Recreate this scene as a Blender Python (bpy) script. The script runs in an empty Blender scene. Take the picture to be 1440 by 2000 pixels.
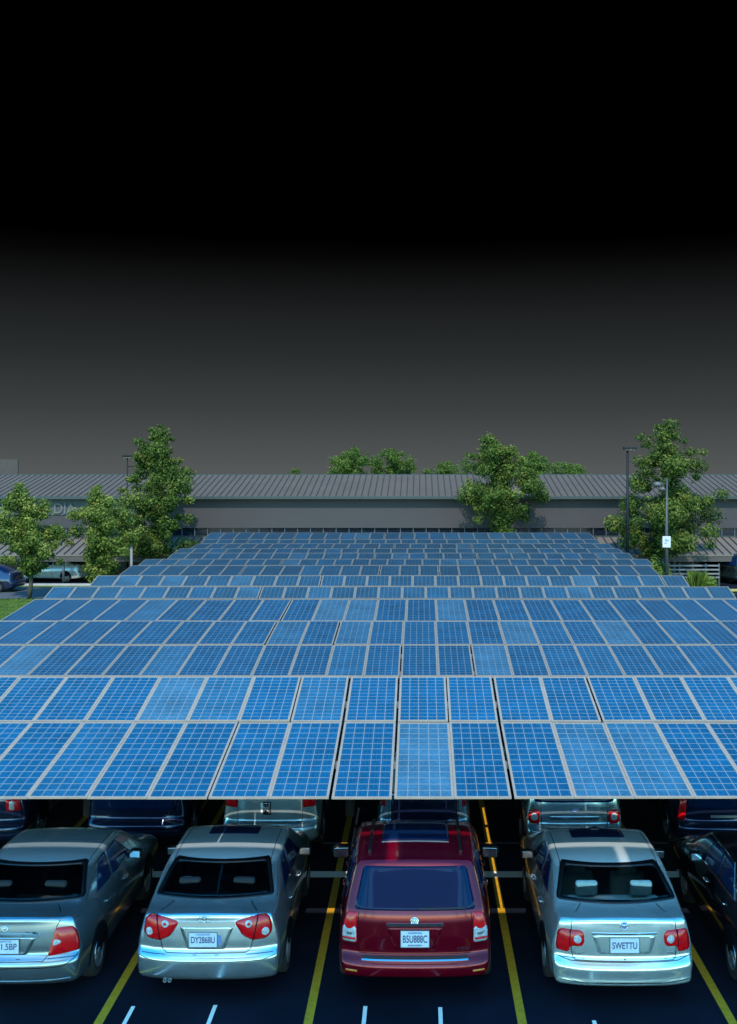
import bpy, bmesh, math, random
import numpy as np
from mathutils import Vector, Matrix
from mathutils.bvhtree import BVHTree

R = math.radians
sc = bpy.context.scene
C = sc.collection
CAM_H = 6.72
F = 2200.0          # focal length in pixels of the 1440x2000 photograph
random.seed(7)

# ------------------------------------------------------------------ helpers
def link(o, parent=None):
    C.objects.link(o)
    if parent is not None:
        o.parent = parent
    return o

def mesh_obj(name, verts, faces, mat, parent=None, smooth=False, loc=(0, 0, 0)):
    me = bpy.data.meshes.new(name)
    me.from_pydata([tuple(v) for v in verts], [], [tuple(f) for f in faces])
    me.materials.append(mat)
    if smooth:
        me.polygons.foreach_set('use_smooth', [True] * len(me.polygons))
    me.update()
    o = bpy.data.objects.new(name, me)
    o.location = loc
    return link(o, parent)

def tag(o, label=None, cat=None, group=None, kind=None):
    if label: o['label'] = label
    if cat: o['category'] = cat
    if group: o['group'] = group
    if kind: o['kind'] = kind
    return o

def empty(name, loc, label, cat, group=None, rz=0.0):
    o = bpy.data.objects.new(name, None)
    o.empty_display_size = 0.2
    o.location = loc
    o.rotation_euler = (0, 0, rz)
    link(o)
    return tag(o, label, cat, group)

class MB:
    """collects primitive shapes, then links them as one mesh object"""
    def __init__(s):
        s.v = []; s.f = []
    def add(s, v, f):
        n = len(s.v)
        s.v += [tuple(p) for p in v]
        s.f += [tuple(i + n for i in q) for q in f]
        return s
    def box(s, x0, x1, y0, y1, z0, z1):
        v = [(x0, y0, z0), (x1, y0, z0), (x1, y1, z0), (x0, y1, z0),
             (x0, y0, z1), (x1, y0, z1), (x1, y1, z1), (x0, y1, z1)]
        return s.add(v, [(3, 2, 1, 0), (4, 5, 6, 7), (0, 1, 5, 4), (1, 2, 6, 5), (2, 3, 7, 6), (3, 0, 4, 7)])
    def tube(s, pts, radii, n=8, cap=True):
        rings = []
        pts = [Vector(p) for p in pts]
        for i, p in enumerate(pts):
            t = (pts[min(i + 1, len(pts) - 1)] - pts[max(i - 1, 0)]).normalized()
            up = Vector((0, 0, 1)) if abs(t.z) < 0.9 else Vector((1, 0, 0))
            a = t.cross(up).normalized(); b = t.cross(a).normalized()
            r = radii[i] if hasattr(radii, '__len__') else radii
            rings.append([p + a * (r * math.cos(2 * math.pi * k / n)) + b * (r * math.sin(2 * math.pi * k / n)) for k in range(n)])
        v = [q for r_ in rings for q in r_]
        f = []
        for i in range(len(rings) - 1):
            for k in range(n):
                f.append((i * n + k, i * n + (k + 1) % n, (i + 1) * n + (k + 1) % n, (i + 1) * n + k))
        if cap:
            f.append(tuple(range(n - 1, -1, -1)))
            m = (len(rings) - 1) * n
            f.append(tuple(range(m, m + n)))
        return s.add(v, f)
    def lathe(s, prof, axis='z', c=(0, 0, 0), n=24):
        """prof: list of (r, h) ; revolved around an axis through c"""
        v = []; f = []
        for (r, h) in prof:
            for k in range(n):
                a = 2 * math.pi * k / n
                p, q = r * math.cos(a), r * math.sin(a)
                d = {'z': (p, q, h), 'x': (h, p, q), 'y': (p, h, q)}[axis]
                v.append((c[0] + d[0], c[1] + d[1], c[2] + d[2]))
        for i in range(len(prof) - 1):
            for k in range(n):
                f.append((i * n + k, i * n + (k + 1) % n, (i + 1) * n + (k + 1) % n, (i + 1) * n + k))
        return s.add(v, f)
    def build(s, name, mat, parent=None, smooth=False, bevel=0, loc=(0, 0, 0), seg=2):
        o = mesh_obj(name, s.v, s.f, mat, parent, smooth, loc)
        bm = bmesh.new(); bm.from_mesh(o.data)
        bmesh.ops.recalc_face_normals(bm, faces=bm.faces)
        if bevel:
            bmesh.ops.bevel(bm, geom=list(bm.edges), offset=bevel, segments=seg, affect='EDGES', profile=0.5, clamp_overlap=True)
        bm.to_mesh(o.data); bm.free()
        if smooth:
            o.data.polygons.foreach_set('use_smooth', [True] * len(o.data.polygons))
        return o

def text_mesh(name, s, size, mat, parent, loc, rot, width=None, extrude=0.0015, height=None):
    cu = bpy.data.curves.new(name, 'FONT')
    cu.body = s; cu.size = size; cu.align_x = 'CENTER'; cu.align_y = 'CENTER'; cu.extrude = extrude
    cu.offset = size * 0.012
    t = bpy.data.objects.new(name, cu); C.objects.link(t)
    bpy.context.view_layer.update()
    dg = bpy.context.evaluated_depsgraph_get()
    me = bpy.data.meshes.new_from_object(t.evaluated_get(dg))
    bpy.data.objects.remove(t); bpy.data.curves.remove(cu)
    n = len(me.vertices); co = np.empty(n * 3); me.vertices.foreach_get('co', co); co = co.reshape(-1, 3)
    if width: co[:, 0] *= width / (np.ptp(co[:, 0]) + 1e-9)
    if height: co[:, 1] *= height / (np.ptp(co[:, 1]) + 1e-9)
    me.vertices.foreach_set('co', co.ravel()); me.materials.clear(); me.materials.append(mat); me.update()
    o = bpy.data.objects.new(name, me); o.location = loc; o.rotation_euler = rot
    return link(o, parent)

# ------------------------------------------------------------------ materials
def new_mat(name):
    m = bpy.data.materials.new(name); m.use_nodes = True
    nt = m.node_tree
    return m, nt, nt.nodes, nt.links, nt.nodes['Principled BSDF']

def pbr(name, col, rough=0.5, metal=0.0, coat=0.0, spec=0.5, var=0.0, vscale=6.0, bump=0.0, bscale=40.0, rvar=0.0):
    m, nt, N, Lk, b = new_mat(name)
    c = (col[0], col[1], col[2], 1)
    b.inputs['Base Color'].default_value = c
    b.inputs['Roughness'].default_value = rough
    b.inputs['Metallic'].default_value = metal
    b.inputs['Coat Weight'].default_value = coat
    b.inputs['Coat Roughness'].default_value = 0.03
    b.inputs['Specular IOR Level'].default_value = spec
    if var or bump or rvar:
        tc = N.new('ShaderNodeTexCoord')
        if var or rvar:
            nz = N.new('ShaderNodeTexNoise'); nz.inputs['Scale'].default_value = vscale; nz.inputs['Detail'].default_value = 6
            nz.inputs['Roughness'].default_value = 0.65
            Lk.new(tc.outputs['Object'], nz.inputs['Vector'])
        if var:
            mr = N.new('ShaderNodeMapRange'); mr.inputs[1].default_value = 0.3; mr.inputs[2].default_value = 0.7
            mr.inputs[3].default_value = 1 - var; mr.inputs[4].default_value = 1 + var
            Lk.new(nz.outputs['Fac'], mr.inputs[0])
            mx = N.new('ShaderNodeMix'); mx.data_type = 'RGBA'; mx.blend_type = 'MULTIPLY'; mx.inputs[0].default_value = 1
            mx.inputs[6].default_value = c
            Lk.new(mr.outputs[0], mx.inputs[7]); Lk.new(mx.outputs[2], b.inputs['Base Color'])
        if rvar:
            m2 = N.new('ShaderNodeMapRange'); m2.inputs[1].default_value = 0.3; m2.inputs[2].default_value = 0.7
            m2.inputs[3].default_value = max(0.02, rough - rvar); m2.inputs[4].default_value = rough + rvar
            Lk.new(nz.outputs['Fac'], m2.inputs[0]); Lk.new(m2.outputs[0], b.inputs['Roughness'])
        if bump:
            n2 = N.new('ShaderNodeTexNoise'); n2.inputs['Scale'].default_value = bscale; n2.inputs['Detail'].default_value = 4
            Lk.new(tc.outputs['Object'], n2.inputs['Vector'])
            bp = N.new('ShaderNodeBump'); bp.inputs['Strength'].default_value = bump; bp.inputs['Distance'].default_value = 0.02
            Lk.new(n2.outputs['Fac'], bp.inputs['Height']); Lk.new(bp.outputs[0], b.inputs['Normal'])
    return m

def paint(name, col, metal=0.55, rough=0.32, zr=(1.33, 1.40), roof=1.0, coat=.7):
    metal = min(.9, metal + .28); rough *= .68; col = tuple(min(.8, c * 1.15) for c in col)
    """car paint: metallic base with fine flake and a clear coat"""
    m, nt, N, Lk, b = new_mat(name)
    tc = N.new('ShaderNodeTexCoord')
    nz = N.new('ShaderNodeTexNoise'); nz.inputs['Scale'].default_value = 3.0; nz.inputs['Detail'].default_value = 5
    Lk.new(tc.outputs['Object'], nz.inputs['Vector'])
    mr = N.new('ShaderNodeMapRange'); mr.inputs[1].default_value = .3; mr.inputs[2].default_value = .7
    mr.inputs[3].default_value = .9; mr.inputs[4].default_value = 1.08
    Lk.new(nz.outputs['Fac'], mr.inputs[0])
    mx = N.new('ShaderNodeMix'); mx.data_type = 'RGBA'; mx.blend_type = 'MULTIPLY'; mx.inputs[0].default_value = 1
    mx.inputs[6].default_value = (*col, 1)
    Lk.new(mr.outputs[0], mx.inputs[7]); Lk.new(mx.outputs[2], b.inputs['Base Color'])
    # upper panels less metallic and retinted: roof sun streaks brightened through the colour
    sz = N.new('ShaderNodeSeparateXYZ'); Lk.new(tc.outputs['Object'], sz.inputs[0])
    def zmap(lo, hi):
        q = N.new('ShaderNodeMapRange'); q.interpolation_type = 'SMOOTHSTEP'
        q.inputs[1].default_value = zr[0]; q.inputs[2].default_value = zr[1]; q.inputs[3].default_value = lo; q.inputs[4].default_value = hi
        Lk.new(sz.outputs['Z'], q.inputs[0]); return q.outputs[0]
    Lk.new(zmap(metal, .5), b.inputs['Metallic'])
    dm = N.new('ShaderNodeMix'); dm.data_type = 'RGBA'; Lk.new(zmap(0, 1), dm.inputs[0])
    Lk.new(mx.outputs[2], dm.inputs[6]); dm.inputs[7].default_value = tuple(min(.85, c * roof) for c in col) + (1,)
    Lk.new(dm.outputs[2], b.inputs['Base Color'])
    b.inputs['Roughness'].default_value = rough
    b.inputs['Coat Weight'].default_value = coat; b.inputs['Coat Roughness'].default_value = 0.04
    return m

def glass_mat(name, tint, rough=0.02):
    m, nt, N, Lk, b = new_mat(name)
    N.remove(b)
    out = N['Material Output']
    tr = N.new('ShaderNodeBsdfTransparent'); tr.inputs[0].default_value = (*tint, 1)
    gl = N.new('ShaderNodeBsdfGlossy'); gl.inputs['Roughness'].default_value = rough; gl.inputs['Color'].default_value = (.9, .95, 1, 1)
    fr = N.new('ShaderNodeFresnel'); fr.inputs['IOR'].default_value = 1.5
    mx = N.new('ShaderNodeMixShader')
    Lk.new(fr.outputs[0], mx.inputs[0]); Lk.new(tr.outputs[0], mx.inputs[1]); Lk.new(gl.outputs[0], mx.inputs[2])
    Lk.new(mx.outputs[0], out.inputs['Surface'])
    return m

M = {}
M['glass'] = glass_mat('car_glass', (.72, .82, .80))
M['dark_glass'] = glass_mat('tinted_car_glass', (.36, .42, .44))
M['privacy'] = pbr('privacy_glass', (.0025, .013, .050), rough=.06, spec=.22)  # blue sky reflection is put into this opaque tint
M['black'] = pbr('black_trim', (.006, .006, .008), rough=.5)
M['frit'] = pbr('black_window_border', (.004, .004, .005), rough=.25)
M['gap'] = pbr('panel_gap_dark', (.003, .003, .004), rough=.9, spec=.1)
M['rubber'] = pbr('tyre_rubber', (.012, .012, .014), rough=.85, bump=.3, bscale=60)
M['rim'] = pbr('alloy_rim', (.32, .34, .36), rough=.35, metal=.8)
M['chrome'] = pbr('chrome', (.75, .78, .8), rough=.08, metal=1)
M['red_lens'] = pbr('red_tail_lens', (.58, .002, .006), rough=.2, coat=.4, var=.25, vscale=18)
M['dark_red_lens'] = pbr('dark_red_tail_lens', (.28, .004, .01), rough=.14, coat=1, var=.3, vscale=18)
M['clear_lens'] = pbr('clear_tail_lens', (.40, .42, .45), rough=.15, coat=.6, var=.5, vscale=30)
M['amber'] = pbr('amber_lens', (.6, .2, .02), rough=.2, coat=1)
M['plate'] = pbr('plate_face', (.62, .68, .76), rough=.4, var=.08, vscale=20)
M['plate_ink'] = pbr('plate_ink', (.03, .05, .16), rough=.5)
M['plate_blue'] = pbr('plate_header', (.12, .22, .5), rough=.5, var=.3, vscale=40)
M['interior'] = pbr('interior_dark', (.010, .0105, .012), rough=.8, var=.2)
M['interior_grey'] = pbr('interior_grey_cloth', (.26, .34, .32), rough=.85, var=.15, vscale=14, bump=.2, bscale=150)
M['paper'] = pbr('white_paper', (.8, .8, .76), rough=.7, var=.08)
M['alu'] = pbr('dark_steel', (.22, .23, .25), rough=.5, metal=.5, var=.15)

# ------------------------------------------------------------------ camera
cam = bpy.data.cameras.new('camera')
cam.sensor_fit = 'VERTICAL'; cam.sensor_height = 36; cam.lens = F * 36 / 2000
cam.shift_x = -0.05; cam.shift_y = -83 / 2000
cam.clip_start = .1; cam.clip_end = 3000
co = bpy.data.objects.new('camera', cam)
co.location = (0, 0, CAM_H); co.rotation_euler = (R(90), 0, 0)
link(co); sc.camera = co

# ------------------------------------------------------------------ light
SUN_EL, SUN_AZ = 47.73, 180.0
sd = Vector((math.sin(R(SUN_AZ)) * math.cos(R(SUN_EL)), math.cos(R(SUN_AZ)) * math.cos(R(SUN_EL)), math.sin(R(SUN_EL))))
sun = bpy.data.lights.new('sun', 'SUN'); sun.energy = 5.0; sun.angle = R(.15); sun.color = (1, .94, .85)
so = bpy.data.objects.new('sun', sun); so.rotation_euler = (-sd).to_track_quat('-Z', 'Y').to_euler(); so.location = (0, -20, 40)
link(so)

w = bpy.data.worlds.new('World'); sc.world = w; w.use_nodes = True
nt = w.node_tree; N = nt.nodes; Lk = nt.links
bg = N['Background']; bg.inputs['Strength'].default_value = 0.12
sky = N.new('ShaderNodeTexSky'); sky.sky_type = 'NISHITA'; sky.sun_disc = False
sky.sun_elevation = R(SUN_EL); sky.sun_rotation = R(SUN_AZ); sky.air_density = 1.0; sky.dust_density = .4; sky.ozone_density = 2.5
hs = N.new('ShaderNodeHueSaturation'); hs.inputs['Saturation'].default_value = 1.45; hs.inputs['Value'].default_value = 5.0
Lk.new(sky.outputs[0], hs.inputs['Color'])
tc = N.new('ShaderNodeTexCoord'); sx = N.new('ShaderNodeSeparateXYZ'); Lk.new(tc.outputs['Generated'], sx.inputs[0])
rp = N.new('ShaderNodeValToRGB')
# deep dark sky: grey haze at the horizon fading to black above it (values are divided by the background strength)
K = 1 / 0.12
stops = [(0.0, (.0905, .0965, .0965)), (.0077, (.0823, .0887, .0887)), (.053, (.0452, .0497, .0497)), (.098, (.0222, .0262, .0273)),
         (.143, (.0110, .0118, .0125)), (.165, (.0055, .0058, .006)), (.185, (.0017, .0017, .0017)), (.20, (.0, .0, .0))]
el = rp.color_ramp.elements
while len(el) < len(stops): el.new(.5)
for e, (p, c) in zip(el, stops):
    e.position = p; e.color = (*c, 1)
Lk.new(sx.outputs['Z'], rp.inputs['Fac'])
sc1 = N.new('ShaderNodeVectorMath'); sc1.operation = 'SCALE'; sc1.inputs['Scale'].default_value = K
Lk.new(rp.outputs['Color'], sc1.inputs[0])
mr = N.new('ShaderNodeMapRange'); mr.interpolation_type = 'SMOOTHSTEP'
mr.inputs[1].default_value = .56; mr.inputs[2].default_value = .86; mr.inputs[3].default_value = 1; mr.inputs[4].default_value = 0
Lk.new(sx.outputs['Y'], mr.inputs[0])
mx = N.new('ShaderNodeMix'); mx.data_type = 'RGBA'
Lk.new(mr.outputs[0], mx.inputs[0]); Lk.new(sc1.outputs[0], mx.inputs[6])
tn = N.new('ShaderNodeMix'); tn.data_type = 'RGBA'; tn.blend_type = 'MULTIPLY'; tn.inputs[0].default_value = 1
tn.inputs[7].default_value = (.78, 1.03, .83, 1); Lk.new(hs.outputs[0], tn.inputs[6]); Lk.new(tn.outputs[2], mx.inputs[7])
Lk.new(mx.outputs[2], bg.inputs['Color'])

sc.view_settings.view_transform = 'Standard'; sc.view_settings.look = 'None'
sc.view_settings.exposure = 0; sc.view_settings.gamma = 1
sc.cycles.max_bounces = 6
sc.cycles.use_denoising = True

# ------------------------------------------------------------------ ground
def ground_mat():
    m, nt, N, Lk, b = new_mat('asphalt')
    tc = N.new('ShaderNodeTexCoord')
    def noise(scale, detail=6, rough=.6):
        n = N.new('ShaderNodeTexNoise'); n.inputs['Scale'].default_value = scale; n.inputs['Detail'].default_value = detail
        n.inputs['Roughness'].default_value = rough; Lk.new(tc.outputs['Object'], n.inputs['Vector']); return n
    n1 = noise(.6); n2 = noise(90, 3)
    r1 = N.new('ShaderNodeValToRGB'); r1.color_ramp.elements[0].position = .3; r1.color_ramp.elements[1].position = .75
    r1.color_ramp.elements[0].color = (.0028, .0045, .010, 1); r1.color_ramp.elements[1].color = (.0085, .012, .024, 1)
    Lk.new(n1.outputs['Fac'], r1.inputs['Fac'])
    r2 = N.new('ShaderNodeValToRGB'); r2.color_ramp.elements[0].position = .35; r2.color_ramp.elements[1].position = .7
    r2.color_ramp.elements[0].color = (.55, .55, .55, 1); r2.color_ramp.elements[1].color = (1.5, 1.5, 1.5, 1)
    Lk.new(n2.outputs['Fac'], r2.inputs['Fac'])
    mx = N.new('ShaderNodeMix'); mx.data_type = 'RGBA'; mx.blend_type = 'MULTIPLY'; mx.inputs[0].default_value = 1
    Lk.new(r1.outputs[0], mx.inputs[6]); Lk.new(r2.outputs[0], mx.inputs[7]); Lk.new(mx.outputs[2], b.inputs['Base Color'])
    b.inputs['Roughness'].default_value = .85; b.inputs['Specular IOR Level'].default_value = .08
    bp = N.new('ShaderNodeBump'); bp.inputs['Strength'].default_value = .5; bp.inputs['Distance'].default_value = .01
    Lk.new(n2.outputs['Fac'], bp.inputs['Height']); Lk.new(bp.outputs[0], b.inputs['Normal'])
    return m
M['asphalt'] = ground_mat()
def sheet(name, x0, x1, y0, y1, z, mat, kind='structure'):
    o = mesh_obj(name, [(x0, y0, z), (x1, y0, z), (x1, y1, z), (x0, y1, z)], [(0, 1, 2, 3)], mat)
    o['kind'] = kind
    return o
def poly_sheet(name, pts, z, mat, kind='structure'):
    o = mesh_obj(name, [(p[0], p[1], z) for p in pts], [tuple(range(len(pts)))], mat)
    o['kind'] = kind
    return o
sheet('ground', -900, 900, -300, 1500, 0, M['asphalt'])

def worn(name, col, wear):
    m, nt, N, Lk, b = new_mat(name)
    tc = N.new('ShaderNodeTexCoord')
    n = N.new('ShaderNodeTexNoise'); n.inputs['Scale'].default_value = 14; n.inputs['Detail'].default_value = 8; n.inputs['Roughness'].default_value = .7
    Lk.new(tc.outputs['Object'], n.inputs['Vector'])
    r = N.new('ShaderNodeValToRGB'); r.color_ramp.elements[0].position = .3; r.color_ramp.elements[1].position = .52
    r.color_ramp.elements[0].color = tuple(c * (1 - wear) for c in col) + (1,); r.color_ramp.elements[1].color = (*col, 1)
    Lk.new(n.outputs['Fac'], r.inputs['Fac']); Lk.new(r.outputs[0], b.inputs['Base Color'])
    b.inputs['Roughness'].default_value = .65
    return m
M['yellow_line'] = worn('yellow_road_paint', (.55, .28, .008), .45)
M['sun_stripe'] = worn('painted_sun_white', (.92, .80, .68), .15)
# stall lines (parallel to the parked cars)
for i, xx in enumerate((-6.45, -3.90, -1.355, 1.245, 3.80, 6.35)):
    sheet('yellow_stall_line', xx - .055, xx + .055, 8.0, 33.0, .004, M['yellow_line'])
sheet('painted_sun_strip', -9, 9, 18.54, 18.82, .008, M['sun_stripe'])  # strip of sunlight across the ground, put in as white colour
for (px, py0) in ((261, 1966), (421, 1964), (714, 1966), (860, 1968), (1160, 1994)):  # short bars of sun from the panel gaps, painted on in white
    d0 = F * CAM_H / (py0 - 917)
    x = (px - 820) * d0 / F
    sheet('painted_sun_bar', x - .025, x + .025, d0 - 1.6, d0, .006, M['sun_stripe'])

# ------------------------------------------------------------------ solar canopies
def cell_mat(name, gain, blue=(.0011, .055, .152)):
    m, nt, N, Lk, b = new_mat(name)
    uv = N.new('ShaderNodeUVMap'); uv.uv_map = 'UVMap'
    sp = N.new('ShaderNodeSeparateXYZ'); Lk.new(uv.outputs[0], sp.inputs[0])
    def math_(op, a, bb=None, c=None):
        n = N.new('ShaderNodeMath'); n.operation = op
        for i, q in enumerate((a, bb, c)):
            if q is None: continue
            if isinstance(q, (int, float)): n.inputs[i].default_value = q
            else: Lk.new(q, n.inputs[i])
        return n.outputs[0]
    def lines(sock, count, width):
        f = math_('FRACT', math_('MULTIPLY', sock, count))
        d = math_('MINIMUM', f, math_('SUBTRACT', 1.0, f))
        return math_('LESS_THAN', d, width)
    lx = lines(sp.outputs['X'], 5, .038)
    ly = lines(sp.outputs['Y'], 13, .045)
    grid = math_('MAXIMUM', lx, ly)
    bus = math_('MULTIPLY', lines(math_('ADD', sp.outputs['X'], .0333), 15, .07), .22)
    oi = N.new('ShaderNodeObjectInfo')
    rnd = oi.outputs['Random']
    # polycrystalline flecks
    tc = N.new('ShaderNodeTexCoord')
    vo = N.new('ShaderNodeTexVoronoi'); vo.inputs['Scale'].default_value = 38; Lk.new(tc.outputs['Object'], vo.inputs['Vector'])
    sv = N.new('ShaderNodeSeparateColor'); Lk.new(vo.outputs['Color'], sv.inputs[0])
    nz = N.new('ShaderNodeTexNoise'); nz.inputs['Scale'].default_value = 1.7; nz.inputs['Detail'].default_value = 4
    ad = N.new('ShaderNodeVectorMath'); ad.operation = 'ADD'; Lk.new(tc.outputs['Object'], ad.inputs[0])
    cx = N.new('ShaderNodeCombineXYZ'); Lk.new(math_('MULTIPLY', rnd, 57.0), cx.inputs[0]); Lk.new(cx.outputs[0], ad.inputs[1])
    Lk.new(ad.outputs[0], nz.inputs['Vector'])
    base = N.new('ShaderNodeValToRGB')
    e = base.color_ramp.elements
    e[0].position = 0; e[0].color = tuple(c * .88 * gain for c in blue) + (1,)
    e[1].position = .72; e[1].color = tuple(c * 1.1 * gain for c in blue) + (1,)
    e2 = e.new(.86); e2.color = (0.013 * gain, 0.092 * gain, 0.178 * gain, 1)  # paler panels at random: sky reflection put into the cell colour
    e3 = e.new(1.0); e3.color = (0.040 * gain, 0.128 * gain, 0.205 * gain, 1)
    Lk.new(rnd, base.inputs['Fac'])
    v = math_('ADD', math_('MULTIPLY', sv.outputs[0], .36), math_('MULTIPLY', nz.outputs['Fac'], 1.0))
    v = math_('ADD', v, .34)
    mx0 = N.new('ShaderNodeMix'); mx0.data_type = 'RGBA'; mx0.blend_type = 'MULTIPLY'; mx0.inputs[0].default_value = 1
    Lk.new(base.outputs[0], mx0.inputs[6]); Lk.new(v, mx0.inputs[7])
    mx1 = N.new('ShaderNodeMix'); mx1.data_type = 'RGBA'; Lk.new(bus, mx1.inputs[0])
    Lk.new(mx0.outputs[2], mx1.inputs[6]); mx1.inputs[7].default_value = (0.0792 * gain, 0.1320 * gain, 0.1980 * gain, 1)
    mx2 = N.new('ShaderNodeMix'); mx2.data_type = 'RGBA'; Lk.new(math_('MULTIPLY', grid, .85), mx2.inputs[0])
    Lk.new(mx1.outputs[2], mx2.inputs[6]); mx2.inputs[7].default_value = (.18 * gain, .22 * gain, .245 * gain, 1)
    Lk.new(mx2.outputs[2], b.inputs['Base Color'])
    b.inputs['Roughness'].default_value = .32
    b.inputs['Specular IOR Level'].default_value = .4
    return m

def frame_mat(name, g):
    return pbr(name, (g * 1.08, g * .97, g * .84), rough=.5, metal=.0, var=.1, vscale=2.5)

# rows: near depth, near height, far depth, far height, left x, right x (each canopy = one or more rows)
CAN = [  # gain and fr drop with distance: dimming put into the colours
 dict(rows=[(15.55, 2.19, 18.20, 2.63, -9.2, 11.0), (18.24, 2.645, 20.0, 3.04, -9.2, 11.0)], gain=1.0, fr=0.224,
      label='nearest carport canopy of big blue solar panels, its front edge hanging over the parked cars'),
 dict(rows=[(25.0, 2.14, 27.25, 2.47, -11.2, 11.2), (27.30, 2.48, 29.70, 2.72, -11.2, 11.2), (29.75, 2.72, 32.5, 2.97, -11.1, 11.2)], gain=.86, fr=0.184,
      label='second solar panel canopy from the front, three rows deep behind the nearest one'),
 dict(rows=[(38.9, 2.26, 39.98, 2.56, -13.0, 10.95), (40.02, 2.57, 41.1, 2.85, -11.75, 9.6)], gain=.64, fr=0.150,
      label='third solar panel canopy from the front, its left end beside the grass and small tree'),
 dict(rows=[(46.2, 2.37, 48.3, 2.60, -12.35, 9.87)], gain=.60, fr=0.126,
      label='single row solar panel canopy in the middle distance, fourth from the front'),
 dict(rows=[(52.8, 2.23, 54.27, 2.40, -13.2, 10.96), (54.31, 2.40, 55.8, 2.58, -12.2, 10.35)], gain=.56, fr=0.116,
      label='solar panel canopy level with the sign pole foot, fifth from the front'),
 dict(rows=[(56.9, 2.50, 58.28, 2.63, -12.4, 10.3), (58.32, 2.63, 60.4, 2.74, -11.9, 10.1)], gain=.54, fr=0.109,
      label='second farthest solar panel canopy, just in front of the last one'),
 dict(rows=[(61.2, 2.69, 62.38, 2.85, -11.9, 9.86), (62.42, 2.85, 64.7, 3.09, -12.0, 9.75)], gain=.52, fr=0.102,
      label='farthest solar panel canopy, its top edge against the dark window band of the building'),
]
PITCH = .81
KS = .976
def frame_mesh(wd, ln, t, fw):
    mb = MB()
    h = t
    mb.box(-wd / 2, -wd / 2 + fw, -ln / 2, ln / 2, -h, .006)
    mb.box(wd / 2 - fw, wd / 2, -ln / 2, ln / 2, -h, .006)
    mb.box(-wd / 2 + fw, wd / 2 - fw, -ln / 2, -ln / 2 + fw, -h, .0055)
    mb.box(-wd / 2 + fw, wd / 2 - fw, ln / 2 - fw, ln / 2, -h, .0055)
    return mb
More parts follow.
